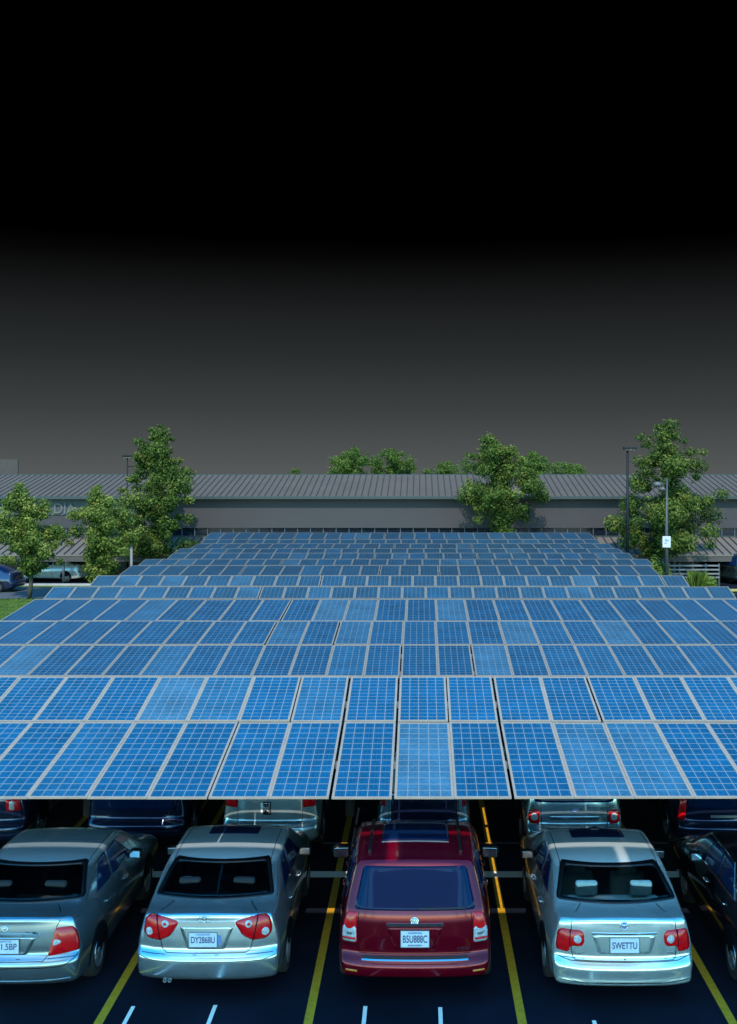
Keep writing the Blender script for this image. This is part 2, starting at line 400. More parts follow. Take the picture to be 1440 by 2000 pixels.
def build_canopy(i, cdef):
    rows = [(a * KS, CAM_H - (CAM_H - b) * KS, c * KS, CAM_H - (CAM_H - d) * KS, e * KS, f * KS) for (a, b, c, d, e, f) in cdef['rows']]
    root = empty('solar_canopy', (0, rows[0][0], 0), cdef['label'], 'solar canopy', 'rows of solar panel carport canopies')
    oy = rows[0][0]
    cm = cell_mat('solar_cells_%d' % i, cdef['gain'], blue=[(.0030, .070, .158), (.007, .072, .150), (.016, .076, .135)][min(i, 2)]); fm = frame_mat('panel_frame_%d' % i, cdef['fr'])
    rnd = random.Random(100 + i)
    for r, (d0, z0, d1, z1, xl, xr) in enumerate(rows):
        ln = math.hypot(d1 - d0, z1 - z0); tilt = math.atan2(z1 - z0, d1 - d0)
        # seam list: (panel left, panel right)
        spans = []
        if i == 0:
            openw = {-1: .04, 0: .035, 2: .04, -3: .02}
            if r == 1: openw = {-2: .02, -1: .04, 0: .035, 1: .02, 2: .04, 4: .03}
            base = -.36
            # right of the seam at base
            x = base + openw[0] / 2; k = 1
            while x < xr:
                g = openw.get(k, .003); spans.append((x, x + PITCH - g)); x += PITCH; k += 1
            x = base - openw[0] / 2; k = -1
            while x > xl:
                g = openw.get(k, .003); spans.append((x - PITCH + (.003 if g < .01 else 0), x)); x -= PITCH + (g if g > .01 else 0); k -= 1
        else:
            n = max(1, round((xr - xl) / PITCH)); p = (xr - xl) / n
            x = xl
            for k in range(n):
                g = .035 if rnd.random() < .10 else .004
                spans.append((x + (.0 if k == 0 else 0), x + p - g)); x += p
        base_w = PITCH if i == 0 else p
        fw = .034 if i < 2 else .042
        def row_proto(wd):
            me_o = mesh_obj('solar_panel', [(-wd / 2 + fw * .9, -ln / 2 + fw * .9, 0), (wd / 2 - fw * .9, -ln / 2 + fw * .9, 0), (wd / 2 - fw * .9, ln / 2 - fw * .9, 0), (-wd / 2 + fw * .9, ln / 2 - fw * .9, 0)], [(0, 1, 2, 3)], cm, root)
            uvl = me_o.data.uv_layers.new(name='UVMap')
            for li, uvc in enumerate(((0, 0), (1, 0), (1, 1), (0, 1))): uvl.data[li].uv = uvc
            fo = frame_mesh(wd, ln, .02 if i == 0 else .05, fw).build('panel_frame', fm, me_o)
            return me_o, fo
        cache = {}
        for (a, b_) in spans:
            wd = round(b_ - a, 3)
            if wd not in cache:
                po, fo = row_proto(wd); cache[wd] = (po, fo)
            else:
                p0, f0 = cache[wd]
                po = p0.copy(); link(po, root); fo = f0.copy(); link(fo, po)
            jz = rnd.uniform(-.004, .004)
            po.location = ((a + b_) / 2, (d0 + d1) / 2 - oy, (z0 + z1) / 2 + jz)
            po.rotation_euler = (tilt + rnd.uniform(-.004, .004), rnd.uniform(-.003, .003), 0)
    # steel: purlins along the rows, rafters and posts
    xl = max(r_[4] for r_ in rows) + .1; xr = min(r_[5] for r_ in rows) - .1
    for (d0, z0, d1, z1, _, _) in rows:
        for t in ((.5,) if i == 0 else (.22, .78)):
            y = d0 + (d1 - d0) * t; z = z0 + (z1 - z0) * t
            MB().box(xl, xr, y - oy - .04, y - oy + .04, z - .16, z - .065).build('purlin', M['alu'], root)
    ym = (rows[0][0] + rows[-1][2]) / 2
    if i == 0:
        ym = 21.9
        # unseen ribbed deck behind the ridge, added to block sun between canopies
        mb = MB()
        xs = np.arange(-9.2, 11.01, .25)
        for (ya, yb) in ((19.56, 24.35),):
            v = []; f = []
            for k, x in enumerate(xs):
                for y in (ya, yb):
                    v.append((x, y - oy, 3.10 - (y - 19.56) * .208 - .03 * (k % 2)))
            for k in range(len(xs) - 1):
                f.append((2 * k, 2 * k + 2, 2 * k + 3, 2 * k + 1))
            mb.add(v, f).build('shade_deck', M['alu'], root)
        posts = (-6.45, -1.355, 3.80, 8.9); zt = 2.42
    else:
        posts = [xl + (xr - xl) * t for t in (.06, .35, .65, .94)]
        zt = (rows[0][1] + rows[-1][3]) / 2 - .17
    for x in posts:
        MB().tube([(x, ym - oy, 0), (x, ym - oy, zt)], .09, 12).build('post', M['alu'], root, True)
    return root
for i, cdef in enumerate(CAN):
    build_canopy(i, cdef)

# ------------------------------------------------------------------ cars
def curve(pts, sigma=.05):
    """a smoothed polyline y(x) returned as an interpolating function"""
    a = np.array(pts, float)
    xs = np.linspace(a[0, 0] - .6, a[-1, 0] + .6, 1600)
    ys = np.interp(xs, a[:, 0], a[:, 1])
    # linear extension at both ends keeps the smoothing honest
    s0 = (a[1, 1] - a[0, 1]) / (a[1, 0] - a[0, 0]); s1 = (a[-1, 1] - a[-2, 1]) / (a[-1, 0] - a[-2, 0])
    ys = np.where(xs < a[0, 0], a[0, 1] + (xs - a[0, 0]) * s0, ys)
    ys = np.where(xs > a[-1, 0], a[-1, 1] + (xs - a[-1, 0]) * s1, ys)
    dx = xs[1] - xs[0]; n = int(max(1, 3 * sigma / dx)); k = np.exp(-.5 * (np.arange(-n, n + 1) * dx / sigma) ** 2); k /= k.sum()
    yp = np.pad(ys, n, mode='edge')
    ysm = np.convolve(yp, k, 'valid')
    return lambda x: np.interp(x, xs, ysm)

class Shell:
    """car body as the smooth intersection of side, rear, front, top and floor height fields"""
    def __init__(s, P):
        s.P = P; s.L = P['L']; s.W = P['W']
        s.top = curve(P['top'], P.get('top_s', .07))
        s.rear = curve(P['rear'], P.get('rear_s', .018))
        s.front = curve(P.get('front', [(.15, .12), (.3, .02), (.55, 0), (.7, .06), (.9, .35), (1.5, 1.2)]), .04)
        s.belt = curve(P['belt'], .15)
        s.side = curve(P.get('side', [(.15, .95), (.3, .972), (.55, 1.0), (.75, .995), (.95, .955), (1.2, .94)]), .05)
        s.tum = P.get('tum', .42); s.crown = P.get('crown', .06); s.kx = P.get('kx', .22)
    def field(s, x, y, z):
        P = s.P; L = s.L; W = s.W
        x = np.abs(x); k = P.get('round', .022)
        yc = (y - L * .5) / (L * .5)
        plan = 1 - .05 * np.abs(yc) ** 3.2 - P.get('tail_taper', .03) * np.clip(-yc - .45, 0, 1) / .55
        side = W * plan * s.side(z)
        bz = s.belt(y)
        sh = P.get('shoulder', .03)
        up = np.maximum(z - bz, 0)
        green = (W * plan * s.side(bz) - sh) - s.tum * (z - bz) + np.where(z < bz, 10, 0) * 0
        d1 = x - side
        d2 = (x - green) / math.sqrt(1 + s.tum ** 2)
        ye = y - s.kx * x ** 2 * np.clip(1 - y / (L * .5), 0, 1)
        tz = s.top(ye) - s.crown * x ** 2
        g = (s.top(ye + .02) - s.top(ye - .02)) / .04
        d3 = (z - tz) / np.sqrt(1 + g ** 2)
        rz = s.rear(z) + P.get('ra', .10) * x ** 2 + P.get('rb', .35) * np.maximum(x / W - .45, 0) ** 2
        d4 = rz - y
        d5 = y - (L - s.front(z) - .12 * x ** 2 - .45 * np.maximum(x / W - .45, 0) ** 2)
        d6 = P.get('floor', .22) + .06 * np.clip((.5 - y) / .5, 0, 1) - z
        D = np.stack([d1, d2, d3, d4, d5, d6])
        m = D.max(0)
        return m + k * np.log(np.exp((D - m) / k).sum(0))
    def build(s, nx=60, ny=110, nz=42):
        P = s.P; L, W = s.L, s.W
        Z0, Z1 = .1, P['H'] + .12
        idx = {}; pts = []; faces = []
        def vid(i, j, k):
            t = (i, j, k)
            if t not in idx:
                idx[t] = len(pts); pts.append(t)
            return idx[t]
        for i in range(nx):
            for j in range(ny):
                faces.append((vid(i, j, nz), vid(i + 1, j, nz), vid(i + 1, j + 1, nz), vid(i, j + 1, nz)))
                faces.append((vid(i, j, 0), vid(i, j + 1, 0), vid(i + 1, j + 1, 0), vid(i + 1, j, 0)))
        for j in range(ny):
            for k in range(nz):
                faces.append((vid(0, j, k), vid(0, j, k + 1), vid(0, j + 1, k + 1), vid(0, j + 1, k)))
                faces.append((vid(nx, j, k), vid(nx, j + 1, k), vid(nx, j + 1, k + 1), vid(nx, j, k + 1)))
        for i in range(nx):
            for k in range(nz):
                faces.append((vid(i, 0, k), vid(i + 1, 0, k), vid(i + 1, 0, k + 1), vid(i, 0, k + 1)))
                faces.append((vid(i, ny, k), vid(i, ny, k + 1), vid(i + 1, ny, k + 1), vid(i + 1, ny, k)))
        g = np.array(pts, float)
        a = g[:, 0] / nx * 2 - 1; b = g[:, 1] / ny; c = g[:, 2] / nz
        px = a * W * 1.05; py = -.05 + b * (L + .1); pz = Z0 + c * (Z1 - Z0)
        qx = a * W * .3; qy = np.clip(py, .42, L - .5); qz = np.full_like(qx, .56)
        lo = np.zeros_like(px); hi = np.full_like(px, 1.25)
        for _ in range(24):
            t = (lo + hi) / 2
            f = s.field(qx + (px - qx) * t, qy + (py - qy) * t, qz + (pz - qz) * t)
            ins = f < 0
            lo = np.where(ins, t, lo); hi = np.where(ins, hi, t)
        V = np.stack([qx + (px - qx) * lo, qy + (py - qy) * lo, qz + (pz - qz) * lo], 1)
        s.V = V; s.F = faces
        s.bvh = BVHTree.FromPolygons([tuple(v) for v in V], faces)
        # keep at polygon level for the window openings
        s.fc = V[np.array(faces)].mean(1)
        return s
    # ---- projections on to the shell
    def hit(s, o, d):
        h, n, i, dist = s.bvh.ray_cast(Vector(o), Vector(d).normalized())
        if h is None:
            h, n, i, dist = s.bvh.find_nearest(Vector(o) + Vector(d).normalized() * 2.0)
        if n.dot(Vector(d)) > 0: n = -n
        return h, n
    def rearp(s, u, z):
        p, py, r = .5, .55, .5
        if abs(u) <= p: return s.hit((u, -2, z), (0, 1, 0))
        sg = 1 if u > 0 else -1
        th = (abs(u) - p) / r
        d = Vector((sg * math.sin(th), -math.cos(th), 0)); c = Vector((sg * p, py, z))
        return s.hit(c + d * 2.4, -d)
    def backp(s, u, z):
        return s.hit((u, -2, z), (0, 1, 0))
    def sidep(s, sg):
        return lambda y, z: s.hit((sg * 3, y, z), (-sg, 0, 0))
    def topp(s, x, y):
        return s.hit((x, y, 4), (0, 0, -1))
    def frontp(s, x, z):
        return s.hit((x, s.L + 2, z), (0, -1, 0))

def densify(poly, step):
    out = []
    n = len(poly)
    for i in range(n):
        a = np.array(poly[i]); b = np.array(poly[(i + 1) % n])
        m = max(1, int(np.linalg.norm(b - a) / step))
        for k in range(m): out.append(a + (b - a) * k / m)
    return out
def rounded(poly, r=.03, n=5):
    out = []
    m = len(poly)
    for i in range(m):
        p0, p1, p2 = np.array(poly[i - 1], float), np.array(poly[i], float), np.array(poly[(i + 1) % m], float)
        a = p0 - p1; b = p2 - p1
        ra = min(r, np.linalg.norm(a) * .45); rb = min(r, np.linalg.norm(b) * .45)
        q0 = p1 + a / np.linalg.norm(a) * ra; q2 = p1 + b / np.linalg.norm(b) * rb
        for k in range(n + 1):
            t = k / n
            out.append((1 - t) ** 2 * q0 + 2 * t * (1 - t) * p1 + t * t * q2)
    return out
def shrink(poly, dx, dz):
    a = np.array(poly); c = (a.max(0) + a.min(0)) / 2; h = (a.max(0) - a.min(0)) / 2
    return c + (a - c) * ((h - np.array((dx, dz))) / h)

def patch(fn, outline, name, mat, parent, off=.004, dome=0.0, rings=6, skirt=.012, step=.04, r=.03, raw=False, parts=True):
    ol = np.array(densify(outline if raw else rounded(outline, r), step))
    c = (ol.max(0) + ol.min(0)) / 2
    n = len(ol); v = []; f = []
    lv = [(1.0, -skirt)] + [(1 - k / rings, off + dome * (1 - (1 - k / rings) ** 3)) for k in range(rings)]
    for (s_, o_) in lv:
        for p in ol:
            q = c + (p - c) * s_
            h, nn = fn(q[0], q[1]); v.append(h + nn * o_)
    h, nn = fn(c[0], c[1]); v.append(h + nn * (off + dome))
    for k in range(len(lv) - 1):
        for i in range(n):
            f.append((k * n + i, k * n + (i + 1) % n, (k + 1) * n + (i + 1) % n, (k + 1) * n + i))
    k = len(lv) - 1
    for i in range(n): f.append((k * n + i, k * n + (i + 1) % n, len(v) - 1))
    o = mesh_obj(name, v, f, mat, parent, True)
    fix_normals(o); return o
def fix_normals(o):
    bm = bmesh.new(); bm.from_mesh(o.data); bmesh.ops.recalc_face_normals(bm, faces=bm.faces); bm.to_mesh(o.data); bm.free()
def ring_patch(fn, outer, inner, name, mat, parent, off=.005, step=.04, r=.03):
    """a frame lying between two outlines with the same point count"""
    o_ = np.array(densify(rounded(outer, r), step))
    hx, hz = inner
    i_ = shrink(o_, hx, hz)
    n = len(o_); v = []; f = []
    for (t, oo) in ((0, -.01), (0, off), (.5, off), (1, off), (1, -.006)):
        for a, b in zip(o_, i_):
            q = a + (b - a) * t; h, nn = fn(q[0], q[1]); v.append(h + nn * oo)
    for k in range(4):
        for i in range(n): f.append((k * n + i, k * n + (i + 1) % n, (k + 1) * n + (i + 1) % n, (k + 1) * n + i))
    o = mesh_obj(name, v, f, mat, parent, True); fix_normals(o); return o
def strip_mb(fn, pts, width, off, mb, step=.03, closed=False, raised=False):
    P = [np.array(p, float) for p in pts]
    q = []
    for a, b in zip(P[:-1], P[1:]):
        m = max(1, int(np.linalg.norm(b - a) / step))
        q += [a + (b - a) * k / m for k in range(m)]
    q.append(P[-1])
    H = [fn(p[0], p[1]) for p in q]
    v = []; f = []
    for i, (h, n) in enumerate(H):
        t = (H[min(i + 1, len(H) - 1)][0] - H[max(i - 1, 0)][0])
        if t.length < 1e-6: t = Vector((1, 0, 0))
        b = n.cross(t.normalized()).normalized()
        if raised:
            v += [h - b * width / 2 - n * .01, h - b * width / 2 + n * off, h + b * width / 2 + n * off, h + b * width / 2 - n * .01]
        else:
            v += [h - b * width / 2 + n * off, h + b * width / 2 + n * off]
    m = 4 if raised else 2
    for i in range(len(H) - 1):
        for k in range(m - 1):
            f.append((m * i + k, m * i + k + 1, m * (i + 1) + k + 1, m * (i + 1) + k))
    if raised:
        f.append((0, 1, 2, 3)); e = m * (len(H) - 1); f.append((e, e + 3, e + 2, e + 1))
    mb.add(v, f)
def strip(fn, pts, width, name, mat, parent, off=.0015, raised=False, smooth=False):
    mb = MB(); strip_mb(fn, pts, width, off, mb, raised=raised)
    return mb.build(name, mat, parent, smooth)

def inside(poly, x, y):
    poly = np.asarray(poly); res = np.zeros(len(x), bool); j = len(poly) - 1
    for i in range(len(poly)):
        xi, yi = poly[i]; xj, yj = poly[j]
        c = ((yi > y) != (yj > y)) & (x < (xj - xi) * (y - yi) / (yj - yi + 1e-12) + xi)
        res ^= c; j = i
    return res

def circ(cx, cz, rx, rz, n=16):
    return [(cx + rx * math.cos(2 * math.pi * k / n), cz + rz * math.sin(2 * math.pi * k / n)) for k in range(n)]

def mirror(poly): return [(-p[0], p[1]) for p in poly][::-1]

def wheel(root, x, y, r, wdt, sg, rim=None, spokes=7):
    wroot = MB()
    a = wdt / 2
    prof = [(r * .60, -a * .8), (r * .9, -a), (r * .97, -a * .8), (r, -a * .4), (r, a * .4), (r * .97, a * .8), (r * .9, a), (r * .62, a * .86), (r * .58, a * .3)]
    ty = wroot.lathe([(p[0], p[1]) for p in prof], 'x', (x, y, r), 32).build('wheel', M['rubber'], root, True)
    mb = MB()
    ox = sg * a
    mb.lathe([(r * .64, ox * .86), (r * .6, ox * .92), (r * .55, ox * .6), (r * .5, ox * .2), (.001, ox * .15)], 'x', (x, y, r), 32)
    mb.build('wheel_barrel', M['black'], ty, True)
    mb = MB()
    mb.lathe([(r * .63, ox * .9), (r * .61, ox * 1.0), (r * .555, ox * .9), (r * .56, ox * .6)], 'x', (x, y, r), 32)
    mb.lathe([(.001, ox * .98), (r * .13, ox * .97), (r * .17, ox * .8), (r * .17, ox * .4)], 'x', (x, y, r), 20)
    for k in range(spokes):
        t = 2 * math.pi * k / spokes + .2
        d = Vector((0, math.cos(t), math.sin(t))); e = Vector((0, -math.sin(t), math.cos(t)))
        c = Vector((x, y, r)); v = []
        for (q, hw, o2) in ((r * .1, .035, ox * .93), (r * .58, .024, ox * .86)):
            for s_ in (-1, 1):
                v.append(c + d * q + e * hw * s_ + Vector((o2, 0, 0)))
                v.append(c + d * q + e * hw * s_ * 1.2 + Vector((o2 - sg * .03, 0, 0)))
        mb.add(v, [(0, 2, 6, 4), (0, 4, 5, 1), (2, 3, 7, 6)])
    mb.build('rim', rim or M['rim'], ty)
    return ty

def side_mirror(root, S, sg, y, z, mat, scale=1.0, reach=.13):
    h, n = S.sidep(sg)(y, z)
    bm = bmesh.new(); bmesh.ops.create_uvsphere(bm, u_segments=20, v_segments=12, radius=1)
    for v in bm.verts:
        p = v.co.copy()
        for ax in range(3):
            p[ax] = math.copysign(abs(p[ax]) ** .62, p[ax])
        if p.y < 0: p.y *= .55
        v.co = Vector((p.x * .115 * scale, p.y * .10 * scale, p.z * .078 * scale))
    me = bpy.data.meshes.new('mirror'); bm.to_mesh(me); bm.free(); me.materials.append(mat)
    me.polygons.foreach_set('use_smooth', [True] * len(me.polygons))
    o = bpy.data.objects.new('mirror', me); o.location = (h.x + sg * reach * scale, y, z + .02); o.rotation_euler = (0, 0, -sg * .12)
    link(o, root)
    g = MB().box(-.088 * scale, .088 * scale, -.062 * scale, -.057 * scale, -.055 * scale, .055 * scale).build('mirror_glass', M['chrome'], o, bevel=.002)
    s_ = MB().tube([(-sg * (reach + .03) * scale, .03, -.05), (-sg * .04, 0, -.03)], [.035, .03], 8).build('mirror_arm', M['black'], o, True)
    return o

def plate(root, S, x, z, wdt, hgt, text, header=None, footer=None, tilt=0.0, off=.012, ink='plate_ink', sticker=False):
    h, n = S.rearp(x, z)
    y = h.y - off
    o = MB().box(-wdt / 2, wdt / 2, -.004, .004, -hgt / 2, hgt / 2).build('number_plate', M['plate'], root, bevel=.003)
    o.location = (x, y, z); o.rotation_euler = (tilt, 0, 0)
    fm = MB()
    t = .006
    fm.box(-wdt / 2 - t, wdt / 2 + t, -.007, .003, hgt / 2, hgt / 2 + t).box(-wdt / 2 - t, wdt / 2 + t, -.007, .003, -hgt / 2 - t, -hgt / 2)
    fm.box(-wdt / 2 - t, -wdt / 2, -.007, .003, -hgt / 2, hgt / 2).box(wdt / 2, wdt / 2 + t, -.007, .003, -hgt / 2, hgt / 2)
    fm.build('plate_frame', M['rim'], o)
    text_mesh('plate_lettering', text, hgt * .62, M[ink], o, (0, -.006, -hgt * .02), (R(90), 0, 0), width=wdt * .86, height=hgt * .46)
    if header: text_mesh('plate_header', header, hgt * .2, M['plate_blue'], o, (0, -.006, hgt * .37), (R(90), 0, 0), width=wdt * .5, height=hgt * .13)
    if footer: text_mesh('plate_footer', footer, hgt * .2, M['plate_ink'], o, (0, -.006, -hgt * .39), (R(90), 0, 0), width=wdt * .5, height=hgt * .10)
    if sticker: MB().box(wdt * .5 + .012, wdt * .5 + .05, -.003, .004, -hgt * .38, hgt * .3).build('plate_sticker', M['plate_blue'], o)
    return o

def badge_ring(root, S, x, z, r, kind):
    h, n = S.rearp(x, z)
    mb = MB()
    # ring
    pts = [(r * math.cos(2 * math.pi * k / 24), 0, r * math.sin(2 * math.pi * k / 24)) for k in range(24)]
    def torus(cx, cz, rx, rz, t):
        n_ = 24; m_ = 6; v = []; f = []
        for i in range(n_):
            a = 2 * math.pi * i / n_
            for j in range(m_):
                b_ = 2 * math.pi * j / m_
                v.append((cx + (rx + t * math.cos(b_)) * math.cos(a), t * math.sin(b_), cz + (rz + t * math.cos(b_)) * math.sin(a)))
        for i in range(n_):
            for j in range(m_):
                f.append((i * m_ + j, i * m_ + (j + 1) % m_, ((i + 1) % n_) * m_ + (j + 1) % m_, ((i + 1) % n_) * m_ + j))
        mb.add(v, f)
    if kind == 'cross_oval':
        torus(0, 0, r * 1.2, r * .8, r * .16); mb.box(-r * .14, r * .14, -.004, .004, -r, r).box(-r * 1.2, r * 1.2, -.0035, .0035, -r * .13, r * .13)
    elif kind == 'triple':
        torus(-r * .95, 0, r * .5, r * .6, r * .14); torus(0, 0, r * .55, r * .75, r * .14); torus(r * .95, 0, r * .5, r * .6, r * .14)
        mb.box(-r * .08, r * .08, -.004, .004, -r * .7, r * .7)
    elif kind == 'round':
        torus(0, 0, r, r, r * .17); torus(0, 0, r * .5, r * .5, r * .1); mb.box(-r * .12, r * .12, -.004, .004, -r * .9, r * .9)
    elif kind == 'shield':
        torus(0, 0, r, r, r * .16)
        for k in (-.45, 0, .45): mb.box(r * k - r * .14, r * k + r * .14, -.005, .004, -r * .5 + abs(k) * r * .3, r * .45)
    elif kind == 'oval':
        torus(0, 0, r * 1.7, r * .8, r * .14)
    o = mb.build('badge', M['chrome'], root, True)
    bk = MB().lathe([(r * .95, 0), (.0005, -.002)], 'y', (0, .002, 0), 24).build('badge_disc', M['plate_blue'] if kind in ('oval', 'shield') else M['rim'], o)
    if kind in ('oval',): bk.scale = (1.7, 1, .8)
    if kind == 'cross_oval': bk.scale = (1.2, 1, .8)
    if kind == 'triple': bk.scale = (.6, 1, .6)
    ang = math.atan2(n.z, -n.y)
    o.location = h + n * .006; o.rotation_euler = (-ang, 0, 0)
    return o

def rounded_box(name, mat, parent, c, h, rnd=.06, rot=(0, 0, 0)):
    o = MB().box(-h[0], h[0], -h[1], h[1], -h[2], h[2]).build(name, mat, parent, True, bevel=rnd, seg=4)
    o.location = c; o.rotation_euler = rot
    return o

def seats(root, P, m, yb, z0=.0, rear_w=.62):
    """rear bench with head restraints, front seats and dash"""
    o = rounded_box('rear_seat', m, root, (0, yb, .78 + z0), (rear_w, .09, .28), .07, (R(14), 0, 0))
    rounded_box('seat_base', m, o, (0, .36, -.2), (rear_w, .26, .09), .07)
    for sx_ in (-.36, .36):
        rounded_box('head_restraint', m, o, (sx_, -.01, .42), (.145, .05, .10), .04)
    rounded_box('parcel_shelf', m, root, (0, yb - .24, 1.0 + z0), (rear_w + .04, .17, .02), .015)
    for sx_ in (-.36, .36):
        f = rounded_box('front_seat', m, root, (sx_, yb + .95, .74 + z0), (.24, .075, .32), .06, (R(14), 0, 0))
        rounded_box('head_restraint', m, f, (0, -.01, .40), (.125, .05, .085), .04)
        rounded_box('seat_base', m, f, (0, .3, -.3), (.24, .24, .08), .05)
    rounded_box('dashboard', M['interior'], root, (0, yb + 1.75, .84 + z0), (.66, .18, .14), .07)

def make_car(P, loc, label, cat='car', group='cars parked nose in under the canopy', detail=1.0, rz=0.0, name='parked_car'):
    root = empty(name, loc, label, cat, group, rz)
    S = Shell(P).build(int(60 * detail), int(110 * detail), int(42 * detail))
    V, Fc, fc = S.V, S.F, S.fc
    Fa = np.array(Fc)
    keep = np.ones(len(Fc), bool)
    pm = P['paint']
    for wdef in P.get('windows', []):
        which, ol = wdef['at'], np.array(wdef['poly'])
        rr = wdef.get('r', .06)
        fx, fz = wdef.get('frit', (.05, .03))
        gm = wdef.get('mat', M['glass'])
        opaque = wdef.get('opaque', False)
        for sg in ((1, -1) if which == 'side' else (1,)):
            fn = {'rear': S.backp, 'front': S.frontp, 'side': S.sidep(sg), 'top': S.topp}[which]
            olr = rounded(ol, rr)
            if not opaque:
                hole = shrink(np.array(olr), .018, .012)
                ok = np.ones(len(Fc), bool)
                for k in range(4):
                    p = V[Fa[:, k]]
                    u, t = {'rear': (p[:, 0], p[:, 2]), 'front': (p[:, 0], p[:, 2]), 'side': (p[:, 1], p[:, 2]), 'top': (p[:, 0], p[:, 1])}[which]
                    ok &= inside(hole, u, t)
                lim = {'rear': fc[:, 1] < P['L'] * .5, 'front': fc[:, 1] > P['L'] * .5, 'side': fc[:, 0] * sg > .2, 'top': fc[:, 2] > P['H'] * .8}[which]
                keep &= ~(ok & lim)
            g = patch(fn, shrink(np.array(olr), fx * .75, fz * .75) if not opaque else olr, wdef['name'], gm, root, off=.003, rings=8, raw=True, skirt=.0 if not opaque else .01, step=.05)
            if not opaque or wdef.get('rim'):
                ring_patch(fn, ol, (fx, fz), 'window_border', M['frit'] if not wdef.get('rim') else wdef['rim'], g, off=.0055, r=rr)
    body = mesh_obj('body', V, [f for f, k in zip(Fc, keep) if k], pm, root, True)
    fix = bmesh.new(); fix.from_mesh(body.data)
    bmesh.ops.recalc_face_normals(fix, faces=fix.faces); fix.to_mesh(body.data); fix.free()
    body.data.polygons.foreach_set('use_smooth', [True] * len(body.data.polygons))
    # wheels + dark arches
    wr = P.get('wr', .315); tw = .205
    if P.get('wheels', True):
        for (yw) in P['axles']:
            for sg in (1, -1):
                fn = S.sidep(sg)
                arc = [(yw + (wr + .055) * math.cos(t), wr + .01 + (wr + .055) * math.sin(t)) for t in np.linspace(-.35, math.pi + .35, 22)]
                arc = [p for p in arc]
                patch(fn, arc, 'wheel_arch', M['gap'], root, off=.004, rings=4, raw=True, skirt=.0)
                h, n = fn(yw, max(.35, wr + .05))
                wheel(root, h.x - sg * (tw / 2 - .012), yw, wr, tw, sg, spokes=P.get('spokes', 7))
    # lamps: list of (name, outline for right side, material, dome, children)
    for ld in P.get('lamps', []):
        for sg in (1, -1):
            ol = ld['poly'] if sg == 1 else mirror(ld['poly'])
            lo = patch(S.rearp, ol, 'tail_lamp', ld.get('mat', M['red_lens']), root, off=.006, dome=ld.get('dome', .018), rings=6, r=ld.get('r', .03))
            for (nm, poly, mm, off) in ld.get('kids', []):
                p2 = poly if sg == 1 else mirror(poly)
                patch(S.rearp, p2, nm, mm, lo, off=off, dome=.006, rings=4, r=.04, step=.02)
            if ld.get('outline'):
                strip(S.rearp, list(rounded(ol, ld.get('r', .03))) + [rounded(ol, ld.get('r', .03))[0]], .012, 'lamp_surround', ld['outline'], lo, off=.004, raised=True)
    # cut lines
    mb = MB()
    for ln in P.get('cuts_rear', []):
        strip_mb(S.rearp, ln, .009, .0015, mb)
        if not any(abs(p[0]) < 1e-6 for p in ln) and max(p[0] for p in ln) * min(p[0] for p in ln) > 0:
            strip_mb(S.rearp, [(-p[0], p[1]) for p in ln], .009, .0015, mb)
    for ln in P.get('cuts_side', []):
        for sg in (1, -1): strip_mb(S.sidep(sg), ln, .008, .0015, mb)
    for ln in P.get('cuts_top', []):
        strip_mb(S.topp, ln, .009, .0015, mb); strip_mb(S.topp, [(-p[0], p[1]) for p in ln], .009, .0015, mb)
    if mb.v: mb.build('panel_gap', M['gap'], root)
    for (nm, fnn, pts, wd, mm, off) in P.get('strips', []):
        fn = {'rear': S.rearp, 'top': S.topp, 'sideR': S.sidep(1), 'sideL': S.sidep(-1)}[fnn]
        strip(fn, pts, wd, nm, mm, root, off=off, raised=True, smooth=False)
    for (nm, fnn, poly, mm, off, dome, r_) in P.get('patches', []):
        fn = {'rear': S.rearp, 'top': S.topp, 'sideR': S.sidep(1), 'sideL': S.sidep(-1), 'front': S.frontp}[fnn]
        patch(fn, poly, nm, mm, root, off=off, dome=dome, r=r_)
    if 'mirror' in P:
        for sg in (1, -1): side_mirror(root, S, sg, P['mirror'][0], P['mirror'][1], P.get('mirror_mat', pm), P.get('mirror_s', 1.0))
    for sg in (1, -1):
        for (yh, zh) in P.get('handles', []):
            h, n = S.sidep(sg)(yh, zh)
            MB().tube([(h.x + sg * .005, yh - .09, zh), (h.x + sg * .028, yh - .06, zh), (h.x + sg * .028, yh + .06, zh), (h.x + sg * .005, yh + .09, zh)], .012, 8).build('door_handle', P.get('handle_mat', pm), root, True)
    return root, S
PAINT = {
 'grey': paint('grey_green_paint', (.27, .34, .38), .6, .30, roof=1.15),
 'silver': paint('silver_paint', (.54, .62, .66), .6, .30, roof=.95),
 'wine': paint('burgundy_paint', (.155, .0006, .010), .22, .26, (1.56, 1.63), 1.5, .45),
 'ice': paint('pale_blue_silver_paint', (.62, .76, .82), .5, .30, roof=1.0),
 'black': paint('black_paint', (.006, .007, .012), .2, .2),
 'teal': paint('teal_silver_paint', (.34, .46, .50), .5, .32),
 'van': paint('pale_silver_paint', (.45, .52, .52), .4, .35),
 'navy': paint('navy_paint', (.012, .022, .06), .3, .25),
 'blue': paint('light_blue_paint', (.20, .33, .44), .4, .3),
 'white': paint('white_paint', (.34, .34, .33), .0, .35),
 'pine': paint('dark_green_paint', (.012, .022, .026), .2, .3),
}
